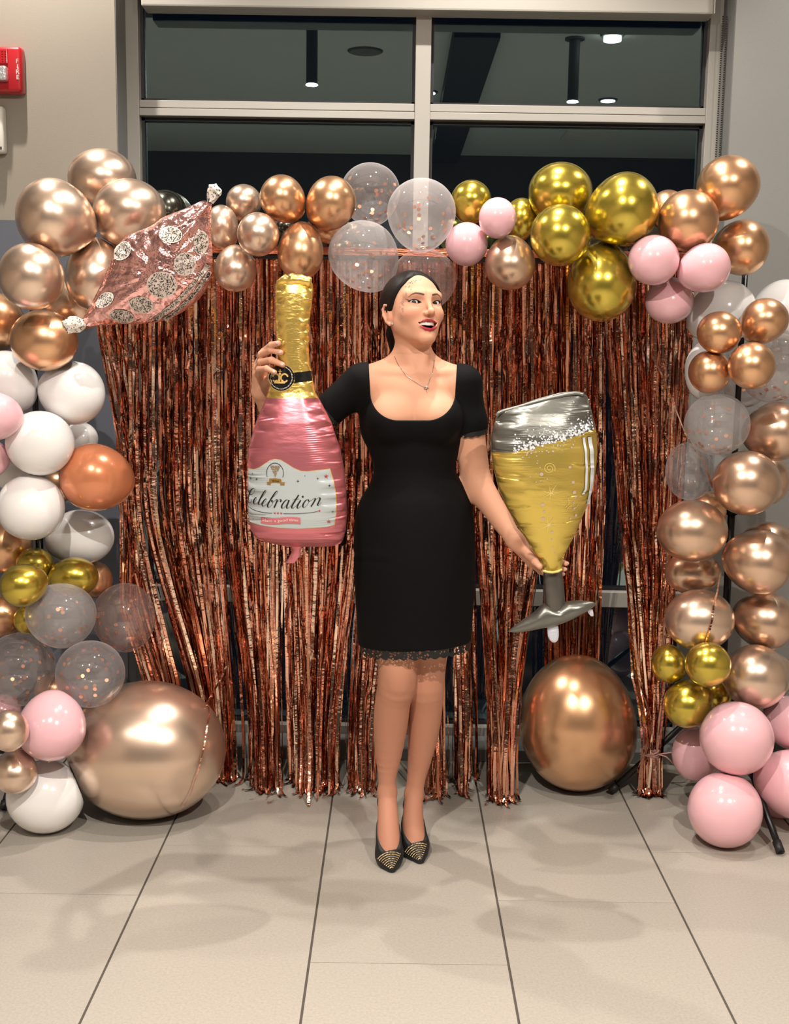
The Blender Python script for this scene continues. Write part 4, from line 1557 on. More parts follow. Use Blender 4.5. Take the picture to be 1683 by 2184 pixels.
add('gleam_print', fg.patch(pol, .0026), M['f_liquidline'], ge, gc, False)

# ---- the crown balloon
YCR = 3.36
out = catmull([(452, 432), (450, 470), (450, 495), (453, 530), (452, 560), (446, 605), (428, 634), (406, 654), (378, 672), (346, 685), (300, 691), (252, 691.5), (215, 694), (186, 695.5), (176, 686), (183, 668), (208, 623),
               (225, 583), (243, 546), (259, 516), (278, 500), (318, 484), (351, 462), (380, 451), (406, 440), (432, 428), (452, 432)], 7)[:-1]
cc = np.array([346, 585.])
NO = len(out)
gk = np.random.default_rng(12)
ang = np.arctan2(out[:, 1] - cc[1], out[:, 0] - cc[0])
fa = gk.uniform(9, 34, 9); fp = gk.uniform(0, 6.3, 9)


def crease_at(a, s_, x, y):
    c = 0
    for k in range(9):
        c = c + np.sin(fa[k].round() * a + fp[k] + 2.4 * s_ * math.sin(k))
    ridge = np.abs(np.sin(x * .07 + y * .05 + 1.3 * np.sin(y * .04))) + .6 * np.abs(np.sin(x * .045 - y * .085 + .8))
    upper = 1 / (1 + np.exp(((y - 470) - (460 - x) * .55) / 18))
    return c * 1.5 * np.clip(s_ - .25, 0, 1) ** 1.1 * (1 - .7 * np.clip((s_ - .9) / .1, 0, 1)) + ridge * (2.6 + 7 * upper) * np.clip(1.05 - s_, 0, 1) ** .5


def crown_th(x, y):
    v = np.array([x, y]) - cc
    a = math.atan2(v[1], v[0])
    i = int(np.argmin(np.abs((ang - a + math.pi) % (2 * math.pi) - math.pi)))
    e_ = out[i] - cc
    s_ = min(np.linalg.norm(v) / np.linalg.norm(e_), 1.0)
    return 46 * max(1 - s_ ** 2.2, 0) ** .6 + float(crease_at(a, s_, x, y)), s_


def crownP(x, y, front=True, off=0.0):
    t, _ = crown_th(x, y)
    p = at(x, y, YCR)
    p[1] += (-t * sc(300, 580, YCR) - off) if front else t * .8 * sc(300, 580, YCR)
    return p


crc = at(320, 580, YCR)
cre = empty('crown_balloon', crc, 'crumpled pink crown foil balloon tilted on the garland corner', 'balloon')
V, F = [], []
KR = 34
for fr in (True, False):
    b = len(V)
    V.append(crownP(cc[0], cc[1], fr))
    for k in range(1, KR + 1):
        s_ = math.sin(math.pi / 2 * k / KR)
        for i in range(NO):
            q = cc + s_ * (out[i] - cc)
            t = 46 * max(1 - s_ ** 2.2, 0) ** .6 + float(crease_at(ang[i], s_, q[0], q[1])) * (k < KR)
            p = at(q[0], q[1], YCR)
            p[1] += -t * sc(300, 580, YCR) if fr else t * .8 * sc(300, 580, YCR)
            V.append(p)
    for i in range(NO):
        j = (i + 1) % NO
        f = (b, b + 1 + j, b + 1 + i)
        F.append(f if fr else f[::-1])
        for k in range(KR - 1):
            a0 = b + 1 + k * NO
            q = (a0 + i, a0 + j, a0 + NO + j, a0 + NO + i)
            F.append(q if fr else q[::-1])
add('foil', (V, F), M['f_crown'], cre, crc)


def speckle_disc(nm, cx, cy, rx, ry, rot=0.0, bright=False):
    pol, fl_ = [], []
    R = []
    for i in range(5):
        for k in range(16):
            rr = i / 4
            t = 2 * math.pi * k / 16
            x, y = rx * rr * math.cos(t), ry * rr * math.sin(t)
            R.append(crownP(cx + x * math.cos(rot) - y * math.sin(rot), cy + x * math.sin(rot) + y * math.cos(rot), True, .0025))
    F_ = [(i * 16 + k, i * 16 + (k + 1) % 16, (i + 1) * 16 + (k + 1) % 16, (i + 1) * 16 + k) for i in range(4) for k in range(16)]
    o = add(nm, (R, F_), M['f_fleck'] if bright else M['f_dotbase'], cre, crc)
    V_, F2 = [], []
    n = int(rx * ry * .40)
    for q in range(n):
        t, rr = gk.uniform(0, 6.283), .9 * math.sqrt(gk.random())
        x, y = rx * rr * math.cos(t), ry * rr * math.sin(t)
        px_, py_ = cx + x * math.cos(rot) - y * math.sin(rot), cy + x * math.sin(rot) + y * math.cos(rot)
        b = len(V_)
        for k in range(5):
            V_.append(crownP(px_ + .95 * math.cos(k * 1.2566), py_ + .95 * math.sin(k * 1.2566), True, .0032))
        F2.append(tuple(range(b, b + 5)))
    tag(link('flecks', mesh('flecks', sub(V_, crc), F2, M['f_ink'], False), o), kind='stuff')


for (cx, cy, rx, ry, ro) in ((354.5, 610, 31.5, 28, 0), (402, 566, 22, 25, .3), (433, 520, 14, 26, .1), (310, 652, 26, 17.5, .1), (266, 676, 26, 14, .1), (266, 537, 23, 20, -.5), (372, 504, 26, 18, .2), (231, 641, 23, 15, -.5)):
    speckle_disc('dotted_disc', cx, cy, rx, ry, ro, (cx, cy) in ((266, 537), (372, 504), (231, 641)))
for b0, b1, c0_, c1_ in ((0, 1, 7.0, .0),):
    pass
V_, F_, V2, F2 = [], [], [], []
for (p0, p1, p2__, w) in (((330, 684), (408, 636), (446, 566), 9), ((352, 683), (420, 640), (449, 580), 7)):
    t_ = np.linspace(0, 1, 26)
    line = np.array([(1 - t) ** 2 * np.array(p0) + 2 * t * (1 - t) * np.array(p1) + t * t * np.array(p2__) for t in t_])
    for qd in ribbon(line, w):
        b = len(V_)
        V_ += [crownP(x, y, True, .0022) for x, y in qd]
        F_.append((b, b + 1, b + 2, b + 3))
    for q in range(230):
        t = gk.random()
        c_ = (1 - t) ** 2 * np.array(p0) + 2 * t * (1 - t) * np.array(p1) + t * t * np.array(p2__)
        c_ = c_ + gk.uniform(-.4, .4, 2) * w
        b = len(V2)
        V2 += [crownP(c_[0] + .9 * math.cos(k * 1.2566), c_[1] + .9 * math.sin(k * 1.2566), True, .003) for k in range(5)]
        F2.append(tuple(range(b, b + 5)))
o = add('dotted_band', (V_, F_), M['f_dotbase'], cre, crc)
tag(link('flecks', mesh('flecks', sub(V2, crc), F2, M['f_ink'], False), o), kind='stuff')
# the two crumpled tips
for nm, path, rad in (('tip', [(448, 432), (450, 424), (454, 414), (460, 406), (467, 402)], [.008, .012, .019, .021, .013]), ('tip', [(182, 690), (176, 691), (166, 692), (152, 694), (142, 697), (137, 700)], [.007, .013, .021, .022, .019, .010])):
    mb = MB().tube([at(x, y, YCR - .01) for x, y in path], rad, 9)
    Vt = np.array(mb.V)
    Vt = Vt + gk.normal(0, .0022, Vt.shape)
    o = add(nm, (Vt, mb.F), M['f_fleck'], cre, crc, False)
    V2, F2 = [], []
    for q in range(120):
        f = mb.F[gk.integers(len(mb.F) - 2)]
        w = gk.dirichlet(np.ones(len(f)))
        c_ = (Vt[list(f)] * w[:, None]).sum(0)
        if c_[1] > YCR - .012:
            continue
        b = len(V2)
        V2 += [c_ + np.array([.0014 * math.cos(k * 1.2566), -.0018, .0014 * math.sin(k * 1.2566)]) for k in range(5)]
        F2.append(tuple(range(b, b + 5)))
    tag(link('flecks', mesh('flecks', sub(V2, crc), F2, M['f_ink'], False), o), kind='stuff')

# ------------------------------------------------------------ the woman: one continuous body grown from a distance field
def W(px, py, Y):
    return at(px, py, Y)


def px_m(n, Y=3.3):
    return n * Y * 1.0 / FOC * 1.03


def ln(v):
    return np.sqrt((v * v).sum(-1))


def smin(a, b, k):
    h = np.maximum(k - np.abs(a - b), 0) / k
    return np.minimum(a, b) - h * h * k * .25


def smax(a, b, k):
    return -smin(-a, -b, k)


def cap(P, a, b, ra, rb):
    a, b = np.asarray(a, np.float32), np.asarray(b, np.float32)
    ba = b - a
    t = np.clip(((P - a) @ ba) / (ba @ ba + 1e-12), 0, 1)
    return ln(P - a - t[:, None] * ba) - (ra + (rb - ra) * t)


def chain(P, pts, rs, k=.008):
    d = None
    for i in range(len(pts) - 1):
        c = cap(P, pts[i], pts[i + 1], rs[i], rs[i + 1])
        d = c if d is None else smin(d, c, k)
    return d


def limb(P, pts, rs, sub_=4):
    "smoothly tapering limb along a curved line"
    q = np.concatenate([np.array(pts, float), np.array(rs, float)[:, None]], 1)
    q = catmull(q, sub_)
    d = None
    for i in range(len(q) - 1):
        c = cap(P, q[i, :3], q[i + 1, :3], q[i, 3], q[i + 1, 3])
        d = c if d is None else np.minimum(d, c)
    return d


def part_of(P, lo, hi, fn):
    "evaluate fn only where it can matter"
    m = ((P > np.asarray(lo, np.float32)) & (P < np.asarray(hi, np.float32))).all(1)
    c, h = (np.asarray(lo) + hi) / 2, (np.asarray(hi) - lo) / 2
    d = ln(np.maximum(np.abs(P - c.astype(np.float32)) - h.astype(np.float32), 0)) + .06
    if m.any():
        d = d.astype(np.float32)
        d[m] = fn(P[m])
    return d


def ell(P, c, r):
    c, r = np.asarray(c, np.float32), np.asarray(r, np.float32)
    q = (P - c) / r
    k0 = ln(q)
    k1 = ln(q / r)
    return k0 * (k0 - 1) / (k1 + 1e-9)


def to_px(P):
    L = (P - np.array([0, 0, CAMH], np.float32)) @ M3.astype(np.float32)
    return CX + FOC * L[:, 0] / -L[:, 2], CY - FOC * L[:, 1] / -L[:, 2]


def nets(fn, lo, hi, h, B=12):
    "surface nets over the box lo..hi; the field is worked out only near the surface"
    lo = np.array(lo, float)
    n = np.ceil((np.array(hi) - lo) / h).astype(int)
    nb = -(-n // B)
    n = nb * B
    F = np.full(n, 1.0, np.float32)
    ii = np.stack(np.meshgrid(*[np.arange(k) for k in nb], indexing='ij'), -1).reshape(-1, 3)
    cen = (lo + (ii * B + B / 2) * h).astype(np.float32)
    dc = fn(cen)
    near = np.abs(dc) < B * h * 1.25 + h
    Fb = F.reshape(nb[0], B, nb[1], B, nb[2], B)
    for (i, j, k), d in zip(ii[~near], dc[~near]):
        if d < 0:
            Fb[i, :, j, :, k, :] = -1
    off = np.stack(np.meshgrid(*[np.arange(B)] * 3, indexing='ij'), -1).reshape(-1, 3)
    kept = ii[near]
    for s0 in range(0, len(kept), 160):
        kk = kept[s0:s0 + 160]
        pts = (lo + (kk[:, None, :] * B + off[None]) * h).reshape(-1, 3).astype(np.float32)
        v = fn(pts).reshape(len(kk), B, B, B)
        for q, (i, j, k) in enumerate(kk):
            Fb[i, :, j, :, k, :] = v[q]
    neg = F < 0
    cnt = np.zeros(tuple(n - 1), np.int8)
    for dx in (0, 1):
        for dy in (0, 1):
            for dz in (0, 1):
                cnt += neg[dx:n[0] - 1 + dx, dy:n[1] - 1 + dy, dz:n[2] - 1 + dz]
    act = np.argwhere((cnt > 0) & (cnt < 8))
    idx = np.full(tuple(n - 1), -1, np.int32)
    idx[tuple(act.T)] = np.arange(len(act))
    acc = np.zeros((len(act), 3))
    m = np.zeros(len(act))
    cs = [(0, 0, 0), (1, 0, 0), (0, 1, 0), (1, 1, 0), (0, 0, 1), (1, 0, 1), (0, 1, 1), (1, 1, 1)]
    for a in range(8):
        for b in range(a + 1, 8):
            d = np.array(cs[b]) - cs[a]
            if np.abs(d).sum() != 1:
                continue
            fa_ = F[tuple((act + cs[a]).T)]
            fb_ = F[tuple((act + cs[b]).T)]
            cr = (fa_ < 0) != (fb_ < 0)
            t = np.clip(np.where(cr, fa_ / (fa_ - fb_ + 1e-20), 0), 0, 1)
            acc += np.where(cr[:, None], np.array(cs[a]) + t[:, None] * d, 0)
            m += cr
    V = lo + (act + acc / m[:, None]) * h
    faces = []
    for ax in range(3):
        o1, o2 = [(1, 2), (2, 0), (0, 1)][ax]
        sl0 = [slice(1, -1)] * 3
        s0 = [slice(1, n[q] - 1) for q in range(3)]
        s1 = list(s0)
        s0[ax] = slice(0, n[ax] - 1)
        s1[ax] = slice(1, n[ax])
        A, Bn = neg[tuple(s0)], neg[tuple(s1)]
        e = np.argwhere(A != Bn)
        base = e.copy()
        base[:, o1] += 1
        base[:, o2] += 1
        fl_ = A[tuple(e.T)]
        q = []
        for d1, d2 in ((-1, -1), (0, -1), (0, 0), (-1, 0)):
            c = base.copy()
            c[:, o1] += d1
            c[:, o2] += d2
            c = np.minimum(c, n - 2)
            q.append(idx[tuple(c.T)])
        q = np.stack(q, 1)
        q[~fl_] = q[~fl_][:, ::-1]
        faces.append(q[(q >= 0).all(1)])
    return V, np.concatenate(faces)


def settle(fn, V, h):
    "vertices drawn exactly onto the field's zero, with its gradient as normal"
    for it in range(2):
        P = V.astype(np.float32)
        d = fn(P)
        g = np.stack([fn(P + np.eye(3, dtype=np.float32)[k] * h) - fn(P - np.eye(3, dtype=np.float32)[k] * h) for k in range(3)], 1) / (2 * h)
        L = np.linalg.norm(g, axis=1)[:, None] + 1e-6
        if it == 0:
            V = V - np.clip(d[:, None] / np.maximum(L, .5), -1.2 * h, 1.2 * h) * (g / L)
    return V, g / L


def set_normals(me, N):
    me.normals_split_custom_set_from_vertices([tuple(n) for n in N.astype(float)])


# ---- joints, from where the photograph shows them, each at its own depth
SHR, ELR, WRR = W(770, 818, 3.31), W(612, 950, 3.32), W(556, 836, 3.20)      # her right arm, lifted behind the bottle
SHL, UAL, MAL, ELL, FAL, WRL = W(990, 820, 3.31), W(1001, 900, 3.31), W(1010, 975, 3.32), W(1021, 1030, 3.31), W(1062, 1098, 3.25), W(1099, 1153, 3.19)
rows = [  # y px, left px, right px, half depth
    (800, 772, 992, .070), (840, 772, 990, .085), (890, 769, 989, .092), (930, 774, 986, .092), (966, 790, 976, .088), (1000, 799, 970, .084), (1035, 790, 988, .092),
    (1065, 772, 1002, .104), (1100, 761, 1008, .112), (1160, 757, 1011, .118), (1210, 757, 1012, .120), (1250, 759, 1011, .118), (1300, 762, 1007, .114), (1400, 768, 1001, .108)]
YB_ = 3.31
prof = []
for (y, l, r, d) in rows:
    a_, b_ = W(l, y, YB_), W(r, y, YB_)
    prof.append(((a_[2] + b_[2]) / 2, (a_[0] + b_[0]) / 2, (b_[0] - a_[0]) / 2 - .0065, d - .0065))
prof = np.array(prof[::-1])


def smooth_prof(prof, z, col):
    # cubic through the rows
    x, y = prof[:, 0], prof[:, col]
    m = np.gradient(y, x)
    i = np.clip(np.searchsorted(x, z) - 1, 0, len(x) - 2)
    h = x[i + 1] - x[i]
    t = np.clip((z - x[i]) / h, 0, 1)
    return (2 * t ** 3 - 3 * t ** 2 + 1) * y[i] + (t ** 3 - 2 * t ** 2 + t) * h * m[i] + (-2 * t ** 3 + 3 * t ** 2) * y[i + 1] + (t ** 3 - t ** 2) * h * m[i + 1]


def torso(P, ztop, zbot):
    z = P[:, 2]
    cx, ax, ay = (smooth_prof(prof, z, c) for c in (1, 2, 3))
    q = np.sqrt(((P[:, 0] - cx) / ax) ** 2 + (np.abs(P[:, 1] - YB_) / ay) ** 2 + 1e-9)
    d = (q - 1) * np.minimum(ax, ay) * .9
    return smax(smax(d, z - ztop, .05), zbot - z, .03)


ZT, ZH = W(880, 788, YB_)[2], W(880, 1369, YB_)[2]
BRL, BRR = W(834, 893, 3.245), W(934, 893, 3.245)
NB0, NB1 = W(880, 708, 3.315), W(881, 785, 3.325)
KN = dict(
    R=([W(838, 1240, 3.31), W(848, 1400, 3.29), W(847, 1456, 3.285), W(839, 1490, 3.30), W(833, 1545, 3.325), W(829, 1606, 3.335), W(826, 1654, 3.33), W(826, 1688, 3.325)],
       [.080, .0585, .0565, .052, .0505, .040, .0275, .0255]),
    L=([W(928, 1240, 3.33), W(911, 1400, 3.34), W(908, 1462, 3.335), W(908, 1500, 3.35), W(903, 1560, 3.375), W(895, 1618, 3.385), W(889, 1654, 3.385), W(883, 1692, 3.38)],
       [.078, .0590, .0555, .051, .047, .036, .029, .0265]))
FT = dict(
    R=[W(826, 1690, 3.325), W(828, 1765, 3.265), W(831, 1812, 3.222), W(835, 1852, 3.185), W(825, 1712, 3.365)],
    L=[W(883, 1694, 3.38), W(881, 1755, 3.325), W(887, 1797, 3.285), W(895, 1834, 3.245), W(881, 1712, 3.42)])
for k in FT:
    FT[k][2][2] = .030
    FT[k][3][2] = .014


def core(P):
    d = torso(P, ZT, ZH + .16)
    br = smin(ell(P, BRL, (.060, .052, .058)), ell(P, BRR, (.060, .052, .058)), .006)
    d = smin(d, br, .028)
    for a, b, ra, rb in ((W(862, 772, 3.325), SHR + [.01, 0, .004], .032, .038), (W(900, 774, 3.325), SHL + [-.01, 0, .004], .032, .038)):
        d = smin(d, cap(P, a, b, ra, rb), .03)
    return d


def upper_arms(P):
    return P[:, 0]


def arms_all(P):
    d = limb(P, [SHR, SHR * .5 + ELR * .5 + [0, .004, 0], ELR, ELR * .55 + WRR * .45, WRR], [.042, .039, .0345, .0330, .0215])
    return np.minimum(d, limb(P, [SHL, UAL, MAL, ELL, FAL, WRL], [.042, .0400, .0405, .0395, .0315, .0225]))


ARM_PTS = np.array([SHR, ELR, WRR, SHL, UAL, MAL, ELL, FAL, WRL])
ALO, AHI = ARM_PTS.min(0) - .13, ARM_PTS.max(0) + .13


def arms(P):
    return part_of(P, ALO, AHI, arms_all)


FING_R = [
    ([W(557, 768, 3.165), W(563, 750, 3.105), W(579, 736, 3.050), W(594, 732, 3.026)], [.0105, .0095, .0085, .0070]),
    ([W(553, 776, 3.165), W(558, 756, 3.100), W(578, 746, 3.055), W(599, 752, 3.036)], [.0105, .0098, .0088, .0072]),
    ([W(550, 787, 3.165), W(557, 772, 3.098), W(579, 768, 3.052), W(603, 778, 3.033)], [.0102, .0095, .0085, .0070]),
    ([W(549, 799, 3.165), W(553, 788, 3.102), W(569, 786, 3.052), W(586, 794, 3.031)], [.0092, .0085, .0076, .0062])]
THUMB_R = ([W(561, 822, 3.185), W(578, 806, 3.150), W(600, 792, 3.118), W(612, 782, 3.108)], [.013, .011, .0095, .008])
FING_L = [
    ([W(1138, 1182, 3.185), W(1160, 1190, 3.168), W(1188, 1194, 3.150), W(1207, 1202, 3.122)], [.0105, .0095, .0085, .0070]),
    ([W(1139, 1190, 3.187), W(1160, 1201, 3.168), W(1187, 1207, 3.152), W(1203, 1214, 3.126)], [.0105, .0095, .0085, .0070]),
    ([W(1136, 1196, 3.190), W(1158, 1212, 3.170), W(1184, 1219, 3.152), W(1199, 1224, 3.130)], [.0100, .0092, .0082, .0068]),
    ([W(1131, 1199, 3.193), W(1152, 1218, 3.174), W(1176, 1229, 3.156), W(1190, 1233, 3.138)], [.0092, .0082, .0074, .0060])]
THUMB_L = ([W(1116, 1172, 3.180), W(1130, 1187, 3.140), W(1141, 1198, 3.100), W(1151, 1208, 3.082)], [.0140, .0115, .0100, .0082])


def hand_r(P):
    d = cap(P, ELR * .1 + WRR * .9, WRR, .023, .0215)
    for f, r in FING_R:
        d = smin(d, cap(P, WRR, f[0], .018, .0115), .012)
    for f, r in FING_R:
        d = np.minimum(d, smin(d, chain(P, f, r, .004), .003))
    return smin(d, smin(cap(P, WRR, THUMB_R[0][0], .018, .015), chain(P, *THUMB_R, .004), .006), .006)


def hand_l(P):
    d = cap(P, FAL * .12 + WRL * .88, WRL, .0235, .0225)
    for f, r in FING_L:
        d = smin(d, cap(P, WRL, f[0], .019, .0118), .012)
    for f, r in FING_L:
        d = np.minimum(d, smin(d, chain(P, f, r, .004), .003))
    return smin(d, smin(cap(P, WRL, THUMB_L[0][0], .019, .015), chain(P, *THUMB_L, .004), .006), .006)


def foot(P, s):
    f = FT[s]
    d = limb(P, f[:4], [.0265, .0320, .033, .013], 3)
    return smin(d, cap(P, f[0], f[4], .025, .025), .012)


def legs(P):
    return part_of(P, (-.30, 3.0, -.1), (.36, 3.6, ZH + .30), legs_all)


def legs_all(P):
    d = None
    for s in 'RL':
        q = limb(P, KN[s][0], KN[s][1], 3)
        q = smin(q, foot(P, s), .012)
        if s == 'R':    # kneecap
            q = smin(q, ell(P, W(850, 1452, 3.245), (.024, .016, .030)), .02)
        d = q if d is None else smin(d, q, .006)
    return d


# ---- head frame
YAW, PIT, ROL = math.radians(26), math.radians(9), math.radians(1.0)
hf = np.array([math.sin(YAW) * math.cos(PIT), -math.cos(YAW) * math.cos(PIT), math.sin(PIT)])
hr = np.array([math.cos(YAW), math.sin(YAW), 0])
hu = np.cross(hf, hr)
hu *= -1 if hu[2] < 0 else 1
hr, hu = hr * math.cos(ROL) - hu * math.sin(ROL), hu * math.cos(ROL) + hr * math.sin(ROL)
HS = 1.03
HR = np.stack([hr, hf, hu], 1)          # local -> world
HO = W(909, 645, 3.235) - HR @ np.array([0, .073, 0]) * HS
hloc = lambda P: ((P - HO.astype(np.float32)) @ HR.astype(np.float32)) / HS
hw = lambda v: HO + HR @ np.asarray(v, float) * HS
EX, EY, ER = .0315, .0605, .0125


def skull(p):
    d = ell(p, (0, -.018, .015), (.073, .093, .080))
    return smin(d, ell(p, (0, .010, -.025), (.0605, .074, .080)), .03)


UPL = [(-.0298, .0710, -.0536), (-.0160, .0835, -.0522), (-.0052, .0880, -.0497), (0, .0882, -.0506), (.0052, .0880, -.0497), (.0160, .0835, -.0522), (.0298, .0710, -.0536)]
UPR = [.0012, .0025, .0031, .0029, .0031, .0025, .0012]
LOL = [(-.0298, .0710, -.0536), (-.0215, .0795, -.0655), (-.0100, .0855, -.0722), (0, .0868, -.0738), (.0100, .0855, -.0722), (.0215, .0795, -.0655), (.0298, .0710, -.0536)]
LOR = [.0012, .0028, .0040, .0043, .0040, .0028, .0012]


def almond(p, sx):
    "2-D field of the eye opening (local x, z)"
    x = (p[:, 0] - sx * EX) * sx
    z = p[:, 2] - x * .10
    q = np.clip(1 - (x / .0152) ** 2, 0, 1)
    up, lw = .0057 * q ** .8, -.0036 * q
    return np.maximum(np.maximum(z - up, lw - z), np.abs(x) - .0152)


def head(p):
    d = skull(p)
    ax = np.abs(p[:, 0])
    s = np.stack([ax, p[:, 1], p[:, 2]], 1)    # mirrored half
    d = smin(d, cap(s, (.0435, .006, -.050), (.012, .065, -.0920), .0165, .0140), .024)
    d = smin(d, ell(s, (.0, .0745, -.0930), (.0145, .0145, .0125)), .016)
    d = smin(d, ell(s, (.0345, .0530, -.0290), (.0225, .0225, .0175)), .022)
    d = smin(d, ell(s, (0, .0615, -.060), (.034, .0215, .022)), .018)
    d = smin(d, cap(s, (.010, .075, .019), (.044, .058, .022), .009, .009), .016)
    d = smax(d, -ell(s, (EX + .001, .088, .001), (.019, .013, .011)), .012)
    d = smin(d, ln(s - np.array([EX, EY, 0], np.float32)) - .0138, .005)
    # nose
    d = smin(d, cap(s, (0, .080, .006), (0, .0995, -.0265), .0056, .0068), .012)
    d = smin(d, ell(s, (0, .1010, -.0290), (.0080, .0090, .0074)), .007)
    d = smin(d, ell(s, (.0098, .0895, -.0322), (.0060, .0080, .0058)), .007)
    d = smax(d, -ell(s, (.0052, .0960, -.0378), (.0028, .0045, .0026)), .002)
    # lips and the open mouth
    d = smin(d, chain(p, UPL, UPR, .002), .0035)
    d = smin(d, chain(p, LOL, LOR, .002), .0045)
    x = p[:, 0] / .0282
    q = np.clip(1 - x * x, 0, 1)
    zu = -.0542 + .0018 * q
    zl = -.0542 - .0160 * q ** .8
    cav = np.maximum(np.maximum(np.maximum(p[:, 2] - zu, zl - p[:, 2]), np.abs(p[:, 0]) - .0282), .052 - p[:, 1])
    d = smax(d, -cav, .0012)
    # eyelids open
    eo = np.maximum(np.minimum(almond(p, 1), almond(p, -1)), .05 - p[:, 1])
    d = smax(d, -eo, .0008)
    # ears
    e = ell(s, (.0725, -.009, -.022), (.0080, .0165, .0265))
    rim = chain(s, [(.0735, .004, -.008), (.0770, -.004, .003), (.0795, -.015, .004), (.0810, -.024, -.006), (.0800, -.023, -.022), (.0770, -.013, -.040), (.0735, -.001, -.048)],
                [.003, .0033, .0034, .0034, .0032, .0034, .0052], .003)
    e = smax(e, -ell(s, (.0835, -.007, -.020), (.0060, .0095, .0150)), .004)
    return smin(d, smin(e, rim, .004) + np.where(p[:, 0] > 0, .0075, 0).astype(np.float32), .006)


def neck(P):
    d = cap(P, NB0, NB1, .0485, .052)
    d = smin(d, cap(P, W(858, 712, 3.30), W(888, 792, 3.265), .013, .011), .025)
    return smin(d, cap(P, W(915, 715, 3.28), W(897, 792, 3.262), .012, .010), .025)


def body(P):
    d = smin(core(P), arms(P), .03)
    d = smin(d, neck(P), .035)
    for a, b in ((W(872, 797, 3.262), W(800, 792, 3.290)), (W(905, 797, 3.262), W(965, 793, 3.285))):
        d = smin(d, cap(P, a, b, .006, .007), .018)
    d = smin(d, legs(P), .02)
    hb_ = P[:, 2] > NB0[2] - .05
    if hb_.any():
        d = d.copy()
        d[hb_] = smin(d[hb_], head(hloc(P[hb_])) * HS, .018)
    return d


def mesh_body():
    "coarse for the trunk and limbs, finer for head and hands, one mesh"
    hbx = lambda pts, m: (np.min(pts, 0) - m, np.max(pts, 0) + m)
    hr_lo, hr_hi = hbx([p for f, _ in FING_R for p in f] + [p for p in THUMB_R[0]] + [WRR], .024)
    hl_lo, hl_hi = hbx([p for f, _ in FING_L for p in f] + [p for p in THUMB_L[0]] + [WRL], .024)
    hd_lo, hd_hi = HO + [-.125, -.14, -.130], HO + [.125, .15, .125]
    boxes = [(hd_lo, hd_hi), (hr_lo, hr_hi), (hl_lo, hl_hi)]
    V, F = nets(lambda P: smin(smin(body(P), hand_r(P), .008), hand_l(P), .008), (-.47, 3.02, -.004), (.47, 3.52, 1.72), .0042)
    parts = []

    def keep(V, F, test):
        c = V[F].mean(1)
        F = F[test(c)]
        u, inv = np.unique(F, return_inverse=True)
        return V[u], inv.reshape(-1, 4)

    inb = lambda c, b, m: ((c > b[0] + m) & (c < b[1] - m)).all(1)
    allfn = lambda P: smin(smin(body(P), hand_r(P), .008), hand_l(P), .008)
    u, f = keep(V, F, lambda c: ~(inb(c, boxes[0], .004) | inb(c, boxes[1], .004) | inb(c, boxes[2], .004)))
    parts.append((*settle(allfn, u, .0026), f))
    V, F = nets(lambda P: smin(smin(neck(P), core(P), .035), head(hloc(P)) * HS, .018), hd_lo, hd_hi, .00135)
    u, f = keep(V, F, lambda c: inb(c, boxes[0], .002))
    parts.append((*settle(allfn, u, .0008), f))
    for b, fn in ((boxes[1], lambda P: smin(arms(P), hand_r(P), .008)), (boxes[2], lambda P: smin(arms(P), hand_l(P), .008))):
        V, F = nets(fn, b[0], b[1], .0017)
        u, f = keep(V, F, lambda c: inb(c, b, .002))
        parts.append((*settle(fn, u, .001), f))
    V = np.concatenate([p[0] for p in parts])
    N = np.concatenate([p[1] for p in parts])
    o, Fs = 0, []
    for p in parts:
        Fs.append(p[2] + o)
        o += len(p[0])
    return V, np.concatenate(Fs), N


SK = np.array(srgb(216, 160, 131)[:3])


def mixc(c, k, col):
    k = np.clip(k, 0, 1)[:, None]
    return c * (1 - k) + np.array(srgb(*col)[:3]) * k


def seg2(x, z, pts, ws):
    "distance to a polyline in the face plane minus its half width"
    d = np.full(len(x), 9.0)
    for i in range(len(pts) - 1):
        a, b = np.array(pts[i]), np.array(pts[i + 1])
        ba = b - a
        t = np.clip(((x - a[0]) * ba[0] + (z - a[1]) * ba[1]) / (ba @ ba), 0, 1)
        d = np.minimum(d, np.hypot(x - a[0] - t * ba[0], z - a[1] - t * ba[1]) - (ws[i] + (ws[i + 1] - ws[i]) * t))
    return d


